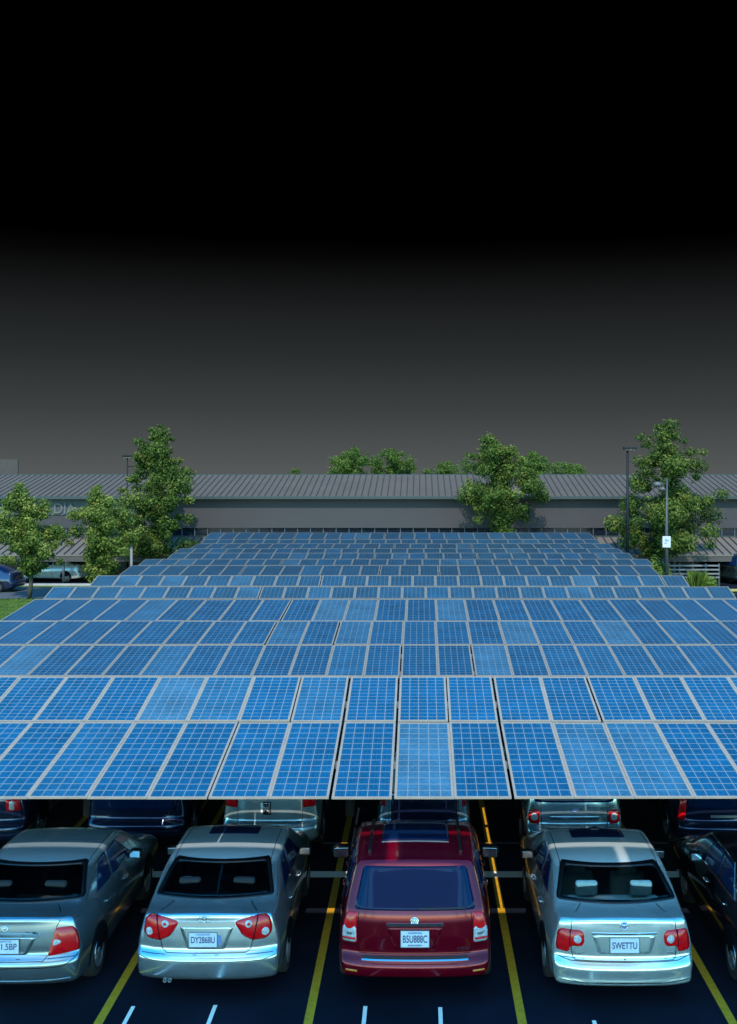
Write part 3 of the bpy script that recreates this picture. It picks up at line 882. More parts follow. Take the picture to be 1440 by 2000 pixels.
def sedan(**k):
    P = dict(L=4.5, W=.90, H=1.45, tum=.34, crown=.055, kx=.2,
      top=[(-.3, 1.02), (.0, 1.06), (.12, 1.085), (.24, 1.085), (.50, 1.10), (1.22, 1.395), (1.45, 1.43), (1.95, 1.45), (2.55, 1.435), (2.78, 1.395), (3.45, 1.05), (3.9, .97), (4.3, .82), (4.5, .7)],
      rear=[(.1, .14), (.26, .06), (.33, .012), (.42, .0), (.53, .0), (.575, .012), (.60, .055), (.63, .085), (.75, .095), (.92, .115), (1.02, .13), (1.07, .12), (1.12, .2), (1.5, .9)],
      belt=[(0, .98), (1, .985), (2.5, .97), (3.4, .93), (4.5, .78)],
      axles=(.98, 3.62), mirror=(2.72, 1.0), mirror_mat=M['black'], mirror_s=.85, handles=[(1.42, .84), (2.32, .82)],
      windows=[
        dict(at='rear', name='rear_window', poly=[(-.785, 1.115), (.785, 1.115), (.655, 1.395), (-.655, 1.395)], frit=(.055, .022), mat=M['dark_glass'], r=.05),
        dict(at='front', name='windscreen', poly=[(-.70, 1.08), (.70, 1.08), (.58, 1.37), (-.58, 1.37)], frit=(.05, .02), mat=M['glass']),
        dict(at='side', name='side_window', poly=[(1.12, 1.03), (1.80, 1.02), (1.84, 1.35), (1.50, 1.345)], opaque=True, mat=M['privacy'], r=.05),
        dict(at='side', name='side_window', poly=[(1.87, 1.02), (2.86, 1.0), (2.36, 1.34), (1.91, 1.35)], opaque=True, mat=M['privacy'], r=.05)],
      cuts_side=[[(1.05, .98), (1.20, .70), (1.38, .5), (1.42, .28)], [(1.85, 1.0), (1.86, .6), (1.84, .28)], [(2.92, .96), (2.98, .6), (2.93, .28)],
                 [(1.42, .28), (2.93, .28)], [(.02, .60), (.62, .575)]],
      cuts_top=[[(.66, 1.24), (.66, 2.5)]],
      patches=[('sunroof', 'top', [(-.36, 2.18), (.36, 2.18), (.36, 2.60), (-.36, 2.60)], M['privacy'], .003, 0, .05)])
    P.update(k); return P

FR = 'cars parked in the front row'
# ---- 1: grey green saloon at the left edge
P = sedan(W=.93, H=1.48, paint=PAINT['grey'], L=4.7,
   lamps=[dict(poly=[(.61, .95), (.86, .95), (.93, .88), (.955, .74), (.94, .645), (.50, .62)], r=.03, dome=.022,
               kids=[('reversing_lens', [(.585, .815), (.735, .815), (.735, .755), (.565, .74)], M['clear_lens'], .022)])],
   cuts_rear=[[(.74, 1.10), (.68, 1.03), (.615, .95)], [(.50, .62), (.46, .575), (-.46, .575), (-.50, .62)], [(.93, .62), (.70, .505), (-.70, .505), (-.93, .62)]],
   strips=[('trunk_garnish', 'rear', [(-.40, .875), (.40, .875)], .035, M['chrome'], .012),
           ('bumper_strip', 'rear', [(-.8, .335), (.8, .335)], .02, PAINT['grey'], .008)],
   patches=[('plate_recess', 'rear', [(-.36, .85), (.36, .85), (.25, .64), (-.25, .64)], PAINT['grey'], .003, 0, .03)])
root, S = make_car(P, (-5.17, 14.02, 0), 'grey green saloon with trapezoid red tail lamps, cut off by the left edge', 'car', FR)
plate(root, S, -.03, .745, .36, .175, 'SZ1.5BP', 'WASHINGTON')
badge_ring(root, S, -.04, .955, .036, 'cross_oval')
text_mesh('model_lettering', 'ZX Mis', .05, M['chrome'], root, (.30, S.rearp(.30, .90)[0].y - .008, .90), (R(90), 0, 0), width=.17)
seats(root, P, M['interior'], 1.0)
# ---- 2: silver saloon with ringed lamps
P = sedan(W=.965, paint=PAINT['silver'],
   lamps=[dict(poly=[(.345, .985), (.52, 1.035), (.72, 1.05), (.86, 1.045), (.895, .95), (.885, .83), (.80, .765), (.60, .755), (.46, .815)], r=.05, dome=.02, outline=M['chrome'],
               kids=[('lamp_ring', circ(.535, .955, .056, .046), M['clear_lens'], .024),
                     ('lamp_core', circ(.535, .955, .026, .02), M['red_lens'], .031),
                     ('reversing_lens', circ(.785, .85, .06, .05), M['clear_lens'], .022)])],
   cuts_rear=[[(.73, 1.10), (.685, 1.03), (.60, .755)], [(.60, .755), (.57, .655), (.50, .615), (-.50, .615), (-.57, .655), (-.60, .755)], [(.92, .57), (.70, .53), (-.70, .53), (-.92, .57)]],
   strips=[('trunk_garnish', 'rear', [(-.355, .955), (.355, .955)], .06, M['rim'], .022), ('lamp_split', 'rear', [(.685, 1.045), (.60, .76)], .012, M['gap'], .03), ('lamp_split', 'rear', [(-.685, 1.045), (-.60, .76)], .012, M['gap'], .03)],
   patches=[('plate_recess', 'rear', [(-.345, .93), (.345, .93), (.235, .655), (-.235, .655)], PAINT['silver'], .004, 0, .03),
            ('sunroof', 'top', [(-.36, 2.18), (.36, 2.18), (.36, 2.60), (-.36, 2.60)], M['privacy'], .003, 0, .05)])
root, S = make_car(P, (-2.70, 14.15, 0), 'silver saloon with kidney red tail lamps holding white rings, left of the burgundy car', 'car', FR)
plate(root, S, -.04, .775, .35, .18, 'DY2868U', 'WASHINGTON', sticker=True)
badge_ring(root, S, -.03, 1.022, .05, 'triple')
ex = MB()
for dx in (0, .06):
    ex.lathe([(.022, .2), (.024, .02), (.024, -.03), (.019, -.03), (.017, .1)], 'y', (-.52 + dx, .10, .265), 18)
ex.build('exhaust_pipe', M['alu'], root, True)
seats(root, P, M['interior'], 1.0)
MB().box(-.50, -.40, 1.0, 1.14, 1.20, 1.203).build('paper_sheet', M['paper'], root).rotation_euler = (0, 0, 0)
# ---- 3: burgundy SUV
P = dict(L=4.7, W=1.02, H=1.70, tum=.30, crown=.05, kx=0, shoulder=.02, ra=.07, rb=.32, round=.024, paint=PAINT['wine'],
   top=[(-.3, 1.60), (.0, 1.645), (.5, 1.67), (1.2, 1.70), (1.9, 1.68), (2.35, 1.61), (3.15, 1.16), (3.8, 1.06), (4.4, .92), (4.7, .8)],
   rear=[(.1, .12), (.27, .05), (.34, .008), (.44, .0), (.50, .01), (.535, .035), (.56, .10), (.62, .115), (.80, .105), (1.0, .12), (1.08, .135), (1.12, .15), (1.58, .40), (1.66, .41), (1.75, .5)],
   side=[(.15, .93), (.3, .965), (.55, 1.0), (.8, 1.0), (1.05, .965), (1.3, .95)],
   belt=[(0, 1.08), (2, 1.05), (3.3, 1.0), (4.7, .85)], axles=(.95, 3.75), wr=.345, mirror=(2.42, 1.10), mirror_mat=M['black'], mirror_s=1.15,
   handles=[(1.55, .98), (2.4, .95)], floor=.27,
   windows=[
     dict(at='rear', name='rear_window', poly=[(-.775, 1.125), (.775, 1.125), (.665, 1.60), (-.665, 1.60)], opaque=True, mat=M['privacy'], r=.05),
     dict(at='front', name='windscreen', poly=[(-.72, 1.2), (.72, 1.2), (.60, 1.56), (-.60, 1.56)], opaque=True, mat=M['privacy'], r=.05),
     dict(at='side', name='side_window', poly=[(.55, 1.14), (1.05, 1.13), (1.05, 1.54), (.72, 1.54)], opaque=True, mat=M['privacy'], r=.05),
     dict(at='side', name='side_window', poly=[(1.10, 1.13), (1.85, 1.11), (1.85, 1.54), (1.10, 1.545)], opaque=True, mat=M['privacy'], r=.05),
     dict(at='side', name='side_window', poly=[(1.90, 1.11), (2.75, 1.10), (2.22, 1.52), (1.90, 1.535)], opaque=True, mat=M['privacy'], r=.05)],
   lamps=[dict(poly=[(.795, 1.10), (.92, 1.10), (.955, 1.02), (.985, .88), (.97, .73), (.775, .72), (.785, .92)], r=.02, dome=.016,
        kids=[('reversing_lens', [(.79, .925), (.965, .925), (.962, .735), (.782, .73)], M['clear_lens'], .018),
              ('lamp_grid', [(.83, .88), (.91, .88), (.91, .82), (.83, .82)], M['rim'], .024),
              ('lamp_strip', [(.79, .795), (.955, .795), (.955, .765), (.79, .765)], M['red_lens'], .026)])],
   cuts_rear=[[(.77, 1.10), (.765, .70), (.745, .60), (-.745, .60), (-.765, .70), (-.77, 1.10)], [(.96, .70), (.78, .68)], [(.64, 1.60), (-.64, 1.60)]],
   cuts_side=[[(1.08, 1.1), (1.12, .7), (1.35, .3)], [(1.875, 1.08), (1.88, .3)], [(2.85, 1.05), (2.9, .3)]],
   strips=[('tailgate_garnish', 'rear', [(-.36, .965), (.36, .965)], .035, M['chrome'], .02),
           ('bumper_strip', 'rear', [(-.68, .535), (.68, .535)], .022, M['chrome'], .012),
           ('rear_wiper', 'rear', [(.05, 1.145), (.68, 1.145)], .022, M['black'], .03),
           ('roof_rail', 'top', [(-.60, .75), (-.60, 2.3)], .035, M['black'], .035), ('roof_rail', 'top', [(.60, .75), (.60, 2.3)], .035, M['black'], .035),
           ('sunroof_strip', 'top', [(-.45, 1.12), (.45, 1.12)], .03, M['rim'], .008)],
   patches=[('sunroof', 'top', [(-.46, 1.18), (.46, 1.18), (.46, 2.1), (-.46, 2.1)], M['privacy'], .004, 0, .05),
            ('plate_recess', 'rear', [(-.35, .93), (.35, .93), (.26, .66), (-.26, .66)], PAINT['wine'], .003, 0, .03),
            ('bumper_ledge', 'rear', [(-.70, .575), (.70, .575), (.66, .55), (-.66, .55)], M['black'], .003, 0, .01),
            ('reflector', 'rear', [(.72, .42), (.86, .42), (.86, .40), (.72, .395)], M['amber'], .004, .003, .01),
            ('reflector', 'rear', [(-.72, .42), (-.86, .42), (-.86, .40), (-.72, .395)], M['amber'], .004, .003, .01)])
root, S = make_car(P, (-.06, 14.12, 0), 'burgundy red SUV with white number plate and dark sloping rear window', 'car', FR)
plate(root, S, 0, .795, .355, .205, 'B5U888C', 'WASHINGTON', 'EVERGREEN')
badge_ring(root, S, -.005, 1.01, .046, 'round')
text_mesh('model_lettering', 'HYBRID', .04, M['chrome'], root, (.60, S.rearp(.60, .655)[0].y - .006, .655), (R(90), 0, 0), width=.17)
# ---- 4: pale blue silver saloon
P = sedan(W=.945, H=1.46, paint=PAINT['ice'], L=4.9, wr=.32, shoulder=.02,
   rear=[(.1, .13), (.22, .05), (.285, .0), (.325, .0), (.345, .022), (.42, .018), (.48, .012), (.525, .03), (.56, .06), (.60, .09), (.75, .10), (.92, .115), (1.02, .125), (1.07, .12), (1.12, .2), (1.5, .9)],
   lamps=[dict(poly=[(.50, .90), (.55, .935), (.87, .935), (.915, .87), (.92, .70), (.89, .665), (.725, .655), (.715, .735), (.55, .735), (.50, .78)], r=.05, dome=.024,
         kids=[('reversing_lens', circ(.605, .825, .066, .05), M['clear_lens'], .026)])],
   cuts_rear=[[(.72, 1.11), (.705, 1.02), (.70, .935)], [(.70, .735), (.67, .60), (.63, .575), (-.63, .575), (-.67, .60), (-.70, .735)], [(.92, .60), (.70, .565), (-.70, .565), (-.92, .60)],
              [(.93, .34), (.6, .325), (-.6, .325), (-.93, .34)]],
   strips=[('trunk_garnish', 'rear', [(-.40, .90), (.40, .90)], .018, M['chrome'], .012), ('lamp_split', 'rear', [(.71, .935), (.715, .735)], .010, M['gap'], .034), ('lamp_split', 'rear', [(-.71, .935), (-.715, .735)], .010, M['gap'], .034)],
   patches=[('plate_recess', 'rear', [(-.40, .885), (.40, .885), (.33, .66), (-.33, .66)], PAINT['ice'], .004, 0, .05),
            ('sunroof', 'top', [(-.38, 2.16), (.38, 2.16), (.38, 2.60), (-.38, 2.60)], M['privacy'], .003, 0, .05),
            ('trunk_lock', 'rear', [(-.012, .605), (.012, .605), (.012, .588), (-.012, .588)], M['black'], .004, .002, .008),
            ('roof_lamp', 'top', [(-.07, 2.52), (.07, 2.52), (.04, 2.62), (-.04, 2.62)], M['black'], .02, .02, .03)])
P['windows'][0]['mat'] = M['glass']; P['windows'][0]['frit'] = (.06, .025)
root, S = make_car(P, (2.565, 14.0, 0), 'pale blue silver saloon with rounded red tail lamps and seats seen through the rear window', 'car', FR)
plate(root, S, 0, .765, .36, .185, 'SWETTU', None, None)
badge_ring(root, S, .0, 1.0, .045, 'shield')
text_mesh('model_lettering', 'Sierra', .05, M['rim'], root, (-.55, S.rearp(-.55, .655)[0].y - .006, .655), (R(90), 0, 0), width=.16)
text_mesh('trim_lettering', 'LUXURY', .04, M['rim'], root, (.58, S.rearp(.58, .655)[0].y - .006, .655), (R(90), 0, 0), width=.17)
seats(root, P, M['interior_grey'], 1.02)
# ---- 5: black saloon at the right edge
P = sedan(W=.90, H=1.46, paint=PAINT['black'], L=4.7, spokes=5, handle_mat=M['chrome'],
   lamps=[dict(poly=[(.55, .93), (.86, .93), (.90, .70), (.58, .72)], r=.04)],
   cuts_rear=[[(.72, 1.10), (.6, .6), (-.6, .6), (-.72, 1.10)]],
   strips=[('window_trim', 'sideL', [(1.05, 1.0), (1.8, .995), (2.9, .975)], .016, M['chrome'], .006),
           ('window_trim', 'sideL', [(1.05, 1.0), (1.45, 1.365), (1.9, 1.375), (2.4, 1.36)], .014, M['chrome'], .006)])
root, S = make_car(P, (4.99, 13.9, 0), 'glossy black saloon with alloy wheels, cut off by the right edge of the photo', 'car', FR)
seats(root, P, M['interior'], 1.0)

# ---- second row
BR = 'cars parked in the second row behind'
def boxy(**k):
    P = dict(L=4.8, W=.93, H=1.80, tum=.16, crown=.04, kx=0, shoulder=.015, ra=.05, rb=.35, round=.03,
      top=[(-.3, 1.74), (.4, 1.78), (2.4, 1.78), (2.8, 1.68), (3.4, 1.22), (4.1, 1.08), (4.8, .85)],
      rear=[(.1, .1), (.26, .03), (.36, .0), (.52, .0), (.56, .03), (.60, .09), (.95, .10), (1.1, .11), (1.7, .24), (1.85, .3)],
      belt=[(0, 1.05), (3, 1.0), (4.8, .85)], axles=(.95, 3.8), wr=.34, mirror=(3.0, 1.1),
      windows=[dict(at='rear', name='rear_window', poly=[(-.74, 1.08), (.74, 1.08), (.68, 1.62), (-.68, 1.62)], opaque=True, mat=M['privacy'], r=.06),
               dict(at='side', name='side_window', poly=[(.5, 1.1), (1.5, 1.08), (1.5, 1.6), (.6, 1.6)], opaque=True, mat=M['privacy'], r=.06),
               dict(at='side', name='side_window', poly=[(1.56, 1.08), (3.05, 1.05), (2.65, 1.55), (1.56, 1.6)], opaque=True, mat=M['privacy'], r=.06),
               dict(at='front', name='windscreen', poly=[(-.7, 1.25), (.7, 1.25), (.62, 1.65), (-.62, 1.65)], opaque=True, mat=M['privacy'], r=.06)])
    P.update(k); return P
P = boxy(W=.90, H=1.9, paint=PAINT['van'], top=[(-.3, 1.85), (.4, 1.88), (2.6, 1.88), (3.0, 1.75), (3.9, 1.2), (4.5, 1.0), (4.8, .85)],
   lamps=[dict(poly=[(.58, 1.15), (.82, 1.15), (.86, .86), (.58, .85)], r=.03, mat=M['red_lens'])],
   cuts_rear=[[(.57, 1.2), (.57, .60), (-.57, .60), (-.57, 1.2)], [(.88, .60), (.56, .58)]],
   patches=[('bumper_step', 'rear', [(-.52, .62), (.52, .62), (.52, .56), (-.52, .56)], PAINT['teal'], .004, .01, .02),
            ('bumper_sticker', 'rear', [(-.12, .95), (.02, .95), (.02, .73), (-.12, .73)], M['frit'], .003, 0, .01),
            ('tailgate_handle', 'rear', [(-.16, .93), (.0, .93), (.0, .75), (-.16, .75)], M['paper'], .003, 0, .01)])
make_car(P, (-2.60, 19.45, 0), 'pale silver van with tall red tail lamps, behind the silver saloon', 'van', BR, .6)
P = boxy(W=.86, paint=PAINT['blue'],
   lamps=[dict(poly=[(.70, 1.15), (.79, 1.15), (.79, .86), (.70, .85)], r=.02, mat=M['dark_red_lens'])],
   cuts_rear=[[(.62, 1.2), (.62, .56), (-.62, .56), (-.62, 1.2)]],
   patches=[('tailgate', 'rear', [(-.58, 1.05), (.60, 1.05), (.60, .57), (-.58, .57)], PAINT['navy'], .004, .01, .04)])
make_car(P, (.07, 19.45, 0), 'light blue van with narrow red lamps and dark tailgate, behind the burgundy SUV', 'van', BR, .6)
P = boxy(W=.90, H=1.62, paint=PAINT['teal'], tum=.25, top=[(-.3, 1.55), (.4, 1.6), (2.0, 1.6), (2.4, 1.5), (3.1, 1.1), (4.1, 1.0), (4.8, .85)],
   rear=[(.1, .1), (.2, .03), (.28, .0), (.44, .0), (.50, .04), (.55, .10), (.9, .12), (1.0, .14), (1.55, .40), (1.7, .5)],
   lamps=[dict(poly=[(.62, .80), (.84, .80), (.87, .69), (.84, .56), (.62, .56)], r=.05, kids=[('reversing_lens', circ(.73, .68, .075, .065), M['clear_lens'], .022)])],
   cuts_rear=[[(.6, .95), (.59, .55), (.5, .5), (-.5, .5), (-.59, .55), (-.6, .95)]],
   strips=[('tailgate_garnish', 'rear', [(-.42, .665), (.42, .665)], .05, M['chrome'], .02)])
P['windows'][0]['poly'] = [(-.70, .93), (.70, .93), (.62, 1.45), (-.62, 1.45)]
root, S = make_car(P, (2.69, 19.45, 0), 'teal silver hatchback with chrome tailgate bar, behind the pale blue saloon', 'car', BR, .6)
badge_ring(root, S, 0, .80, .035, 'oval')
P = boxy(W=.93, paint=PAINT['navy'],
   lamps=[dict(poly=[(.74, .98), (.89, .98), (.91, .62), (.77, .60)], r=.03)],
   cuts_rear=[[(.73, 1.1), (.73, .56), (-.73, .56), (-.73, 1.1)]],
   strips=[('tailgate_garnish', 'rear', [(-.3, .70), (.3, .70)], .04, M['rim'], .015), ('roof_rail', 'top', [(-.62, .6), (-.62, 2.6)], .04, M['chrome'], .05)])
P['windows'][0]['poly'] = [(-.70, .83), (.70, .83), (.66, 1.62), (-.66, 1.62)]
make_car(P, (5.35, 19.45, 0), 'dark blue SUV with upright red lamp and large rear glass, behind the black saloon', 'car', BR, .6)
P = boxy(W=.93, paint=PAINT['navy'],
   lamps=[dict(poly=[(.76, 1.25), (.88, 1.25), (.90, 1.0), (.77, 1.0)], r=.03, mat=M['dark_red_lens'])],
   cuts_rear=[[(.73, 1.1), (.73, .56), (-.73, .56), (-.73, 1.1)]])
P['windows'][0]['poly'] = [(-.72, .76), (.72, .76), (.66, 1.62), (-.66, 1.62)]
make_car(P, (-4.98, 19.6, 0), 'dark navy SUV in deep shade behind the grey green saloon', 'car', BR, .6)
P = boxy(W=.90, H=1.5, paint=PAINT['navy'], tum=.3, top=[(-.3, 1.0), (.0, 1.05), (.4, 1.08), (1.1, 1.4), (2.3, 1.42), (3.2, 1.0), (4.1, .95), (4.8, .8)], kx=.2,
   lamps=[dict(poly=[(.52, .98), (.80, .98), (.82, .78), (.55, .78)], r=.03, kids=[('reversing_lens', [(.60, .96), (.70, .96), (.70, .80), (.60, .80)], M['clear_lens'], .022)])])
P['windows'] = P['windows'][:0]
make_car(P, (-7.72, 19.45, 0), 'dark car with red and white tail lamp, half hidden at the far left', 'car', BR, .6)
# ------------------------------------------------------------------ background
def at(px, py, d):
    """scene point seen at a pixel of the photograph at distance d"""
    return ((px - 820) * d / F, d, CAM_H - (py - 917) * d / F)

M['grass'] = pbr('grass', (.060, .105, .018), rough=.9, spec=.1, var=.35, vscale=1.2, bump=.6, bscale=30)
M['road'] = pbr('grey_road', (.05, .056, .064), rough=.8, var=.15, vscale=.8)
M['kerb'] = pbr('concrete_kerb', (.30, .30, .30), rough=.8, var=.2, vscale=3)
M['added_concrete'] = pbr('added_beige_concrete', (.62, .53, .40), rough=.85, var=.15, vscale=1.5)


poly_sheet('lawn', [(-13.6, 38), (-13.6, 58.8), (-13.9, 60.2), (-19, 58.5), (-40, 55.5), (-40, 38)], .012, M['grass'])
poly_sheet('lawn_strip', [(-13.7, 62.6), (-13.7, 66.5), (-30, 66.0), (-30, 65.0), (-18, 64.0)], .012, M['grass'])
poly_sheet('road', [(-13.7, 60.4), (-13.7, 62.5), (-18, 63.9), (-45, 64.9), (-45, 55.6), (-19, 58.8)], .006, M['road'])
MB().box(-45, -13.7, 0, .18, 0, .13).build('kerb', M['kerb'], None, bevel=.02, loc=(0, 64.95, 0))['kind'] = 'structure'
poly_sheet('verge', [(12.2, 60.5), (12.2, 63.5), (17.2, 63.5), (17.0, 60.5)], .012, M['grass'])
MB().box(13.5, 40, 0, .2, 0, .13).build('kerb', pbr('yellow_kerb', (.28, .23, .06), rough=.7, var=.2), None, bevel=.02, loc=(0, 62.0, 0))['kind'] = 'structure'

# grass blades on the lawns one can see
def blades(name, regions, n, h, mat, seed, label):
    rnd = np.random.default_rng(seed)
    P_ = []
    for (x0, x1, y0, y1) in regions:
        P_.append(np.stack([rnd.uniform(x0, x1, n), rnd.uniform(y0, y1, n)], 1))
    P_ = np.concatenate(P_); m = len(P_)
    a = rnd.uniform(0, 2 * np.pi, m); hh = h * rnd.uniform(.5, 1.2, m); wd = .02
    dx, dy = np.cos(a) * wd, np.sin(a) * wd
    v = np.zeros((m, 3, 3))
    v[:, 0] = np.stack([P_[:, 0] - dx, P_[:, 1] - dy, np.full(m, .01)], 1)
    v[:, 1] = np.stack([P_[:, 0] + dx, P_[:, 1] + dy, np.full(m, .01)], 1)
    v[:, 2] = np.stack([P_[:, 0] + rnd.normal(0, .03, m), P_[:, 1] + rnd.normal(0, .03, m), hh], 1)
    o = mesh_obj(name, v.reshape(-1, 3), np.arange(m * 3).reshape(-1, 3), mat)
    tag(o, label, 'grass', kind='stuff'); return o
blades('grass', [(-24, -13.7, 46, 58.5)], 14000, .07, M['grass'], 5, 'short mown green grass beside the left ends of the canopies')

# ---- long store building behind the canopies
def seam_roof_mat(name, g):
    return pbr(name, (g * 1.44, g * 1.07, g * .77), rough=.55, metal=0, var=.10, vscale=.35)
M['roof'] = seam_roof_mat('pale_metal_roof', .064)
M['porch_roof'] = pbr('porch_metal_roof', (.125, .103, .085), rough=.55, var=.1, vscale=.35)
M['roof_dark'] = pbr('roof_joint', (.012, .017, .019), rough=.7)
M['fascia'] = pbr('pale_fascia', (.0300, .0262, .0292), rough=.7, var=.07, vscale=.3)
M['trim'] = pbr('teal_trim', (.02, .034, .036), rough=.6)
M['window_dark'] = pbr('dark_store_glass', (.006, .010, .018), rough=.1, spec=.7)
M['mullion'] = pbr('window_mullion', (.07, .08, .10), rough=.5)
M['beige'] = pbr('beige_wall', (.055, .05, .046), rough=.8, var=.1, vscale=.5)
M['letters'] = pbr('white_sign_letters', (.085, .085, .085), rough=.6)


# ---- unseen slab behind the viewpoint, added only to shade the front row of cars
sheet('bounce_ground', -70, 70, -90, 8.5, .004, M['added_concrete'])  # unseen pale ground, added to bounce warm light onto the car rears
ob = empty('added_shade_slab', (0, -3, 0), 'added unseen slab on columns behind the viewpoint, put in to shade the front cars', 'added slab')
ZT = 2.10 + 1.1 * (15.55 * KS + 3)
MB().box(-9.8, 9.8, -15, -1.0, ZT - .16, ZT).build('shade_slab', M['added_concrete'], ob)
cuts = (-.36, 2.78)  # slots shaped to throw sun streaks onto two car roofs
xs_ = [-9.8] + [q for c in cuts for q in (c - .065, c + .065)] + [9.8]
pm_ = MB()
for a_, b_ in zip(xs_[::2], xs_[1::2]): pm_.box(a_, b_, -.998, 0, ZT - .16, ZT)
pm_.build('shade_slab_edge', M['added_concrete'], ob)
for x_ in (-9.2, 9.2):
    for y_ in (-1.6, -14.2):
        MB().tube([(x_, y_, 0), (x_, y_, ZT - .165)], .22, 16).build('added_column', M['added_concrete'], ob, True)

BX0, BX1, BD = -42.0, 40.0, 70.0
b = empty('store_building', (0, BD, 0), 'long low store with pale ribbed metal roof and wide blank fascia across the background', 'building')
zE = CAM_H - 53 * 70 / F          # eaves
zR = CAM_H - 10.5 * 76.5 / F      # ridge
zF = CAM_H - 114 * 70 / F         # fascia foot
zL = CAM_H - 131 * 70 / F         # head of the lower roof
MB().box(BX0, BX1, 0, .3, zF, zE - .12).build('fascia', M['fascia'], b)
def ribbed(y0, z0, y1, z1, name, pitch, mat, x0=BX0, x1=BX1, rib=.07, proud=.06):
    mb = MB(); n = int((x1 - x0) / pitch)
    mb.add([(x0, y0, z0), (x1, y0, z0), (x1, y1, z1), (x0, y1, z1), (x0, y0, z0 - .1), (x1, y0, z0 - .1), (x1, y1, z1 - .1), (x0, y1, z1 - .1)],
           [(0, 1, 2, 3), (7, 6, 5, 4), (0, 4, 5, 1), (1, 5, 6, 2), (2, 6, 7, 3), (3, 7, 4, 0)])
    o = mb.build(name, mat, b)
    m2 = MB()
    for k in range(n + 1):
        x = x0 + k * pitch
        v = []
        for (y, z) in ((y0 - .01, z0), (y1, z1)):
            v += [(x - rib / 2, y, z - .01), (x - rib / 2, y, z + proud), (x + rib / 2, y, z + proud), (x + rib / 2, y, z - .01)]
        m2.add(v, [(0, 1, 5, 4), (1, 2, 6, 5), (2, 3, 7, 6), (0, 3, 2, 1), (4, 5, 6, 7)])
    m2.build('roof_rib', M['roof_dark'], o)
    return o
ribbed(-.45, zE, 6.5, zR, 'roof', .40, M['roof'], proud=.035, rib=.05)
MB().box(BX0, BX1, -.52, -.46, zE - .14, zE + .03).build('gutter', M['trim'], b)
MB().box(BX0, BX1, 6.4, 6.75, zR - .05, zR + .05).build('ridge_cap', M['trim'], b)
MB().box(BX0, BX1, 6.9, 20, 0, zR - .5).build('rear_hall', M['fascia'], b)
wn = MB().box(BX0, BX1, .15, .25, zL - .2, zF - .002).build('window_band', M['window_dark'], b)
jm = MB()
for k in range(14): jm.box(BX0 + 2.5 + k * 6 - .012, BX0 + 2.5 + k * 6 + .012, -.006, -.001, zF + .01, zE - .13)
jm.build('cladding_joint', M['trim'], b)
mm = MB()
for k in range(int((BX1 - BX0) / .8)): mm.box(BX0 + k * .8 - .02, BX0 + k * .8 + .02, .09, .148, zL - .2, zF - .003)
mm.build('mullion', M['mullion'], wn)
MB().box(BX0, BX1, -.12, .08, zL - .02, zL + .05).build('flashing', M['trim'], b)
zLE = CAM_H - 166 * 66 / F
ribbed(-4.0, zLE, -.1, zL - .03, 'porch_roof', .46, M['porch_roof'], x0=BX0, x1=BX1, rib=.06, proud=.05)
MB().box(BX0, BX1, -3.97, -3.8, zLE - .42, zLE - .105).build('porch_beam', M['beige'], b)
MB().box(BX0, BX1, -.2, .1, 0, zLE - .05).build('porch_wall', M['beige'], b)
pw = MB().box(BX0, BX1, -.26, -.21, .35, zLE - .45).build('shop_window', M['window_dark'], b)
for k in range(14):
    x = BX0 + 3 + k * 6
    MB().tube([(x, -3.6, 0), (x, -3.6, zLE - .12)], .08, 8).build('porch_post', M['mullion'], b, True)
# roof-top box at the far left
x0, _, zt = at(-40, 897, 78); x1, _, _ = at(33, 897, 78)
MB().box(x0, x1, 8.2, 8.35, 4.5, zt).build('roof_plant_box', pbr('pale_plant_box', (.042, .033, .029), rough=.8, var=.05), b)
# letters on the fascia, partly hidden by the trees
sg = MB().box(at(-30, 0, 70)[0], at(262, 0, 70)[0], -.05, -.004, at(0, 1006, 70)[2], at(0, 973, 70)[2]).build('sign_band', pbr('grey_sign_band', (.04, .047, .05), rough=.7, var=.1), b)
for (s_, px0, px1) in (('DIA', 106, 148), ('LES', 214, 250), ('N', -4, 8)):
    x0, _, z0 = at(px0, 1004, 70); x1, _, z1 = at(px1, 984, 70)
    text_mesh('sign_lettering', s_, .7, M['letters'], sg, ((x0 + x1) / 2, -.10, (z0 + z1) / 2), (R(90), 0, 0), width=x1 - x0, height=z1 - z0, extrude=.03)

# ---- trees
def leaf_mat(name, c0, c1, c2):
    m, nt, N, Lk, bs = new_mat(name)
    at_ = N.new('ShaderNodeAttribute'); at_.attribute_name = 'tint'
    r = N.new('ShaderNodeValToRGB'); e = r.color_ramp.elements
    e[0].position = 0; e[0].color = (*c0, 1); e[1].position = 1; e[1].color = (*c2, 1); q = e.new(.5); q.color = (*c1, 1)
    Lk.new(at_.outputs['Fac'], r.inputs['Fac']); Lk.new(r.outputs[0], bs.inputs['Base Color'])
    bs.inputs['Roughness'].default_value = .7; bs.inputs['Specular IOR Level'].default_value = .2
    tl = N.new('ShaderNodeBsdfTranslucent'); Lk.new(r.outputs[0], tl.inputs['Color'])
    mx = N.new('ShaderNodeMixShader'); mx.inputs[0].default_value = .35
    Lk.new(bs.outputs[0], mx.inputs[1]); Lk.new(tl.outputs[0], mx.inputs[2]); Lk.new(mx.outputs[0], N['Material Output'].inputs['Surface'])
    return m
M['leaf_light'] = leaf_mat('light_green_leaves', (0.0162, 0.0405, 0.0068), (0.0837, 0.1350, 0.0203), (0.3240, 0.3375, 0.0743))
M['leaf_dark'] = leaf_mat('green_leaves', (0.0081, 0.0270, 0.0041), (0.0540, 0.0972, 0.0135), (0.2430, 0.2633, 0.0540))
M['leaf_far'] = leaf_mat('far_green_leaves', (0.0162, 0.0459, 0.0068), (0.0675, 0.1215, 0.0162), (0.1485, 0.2025, 0.0405))
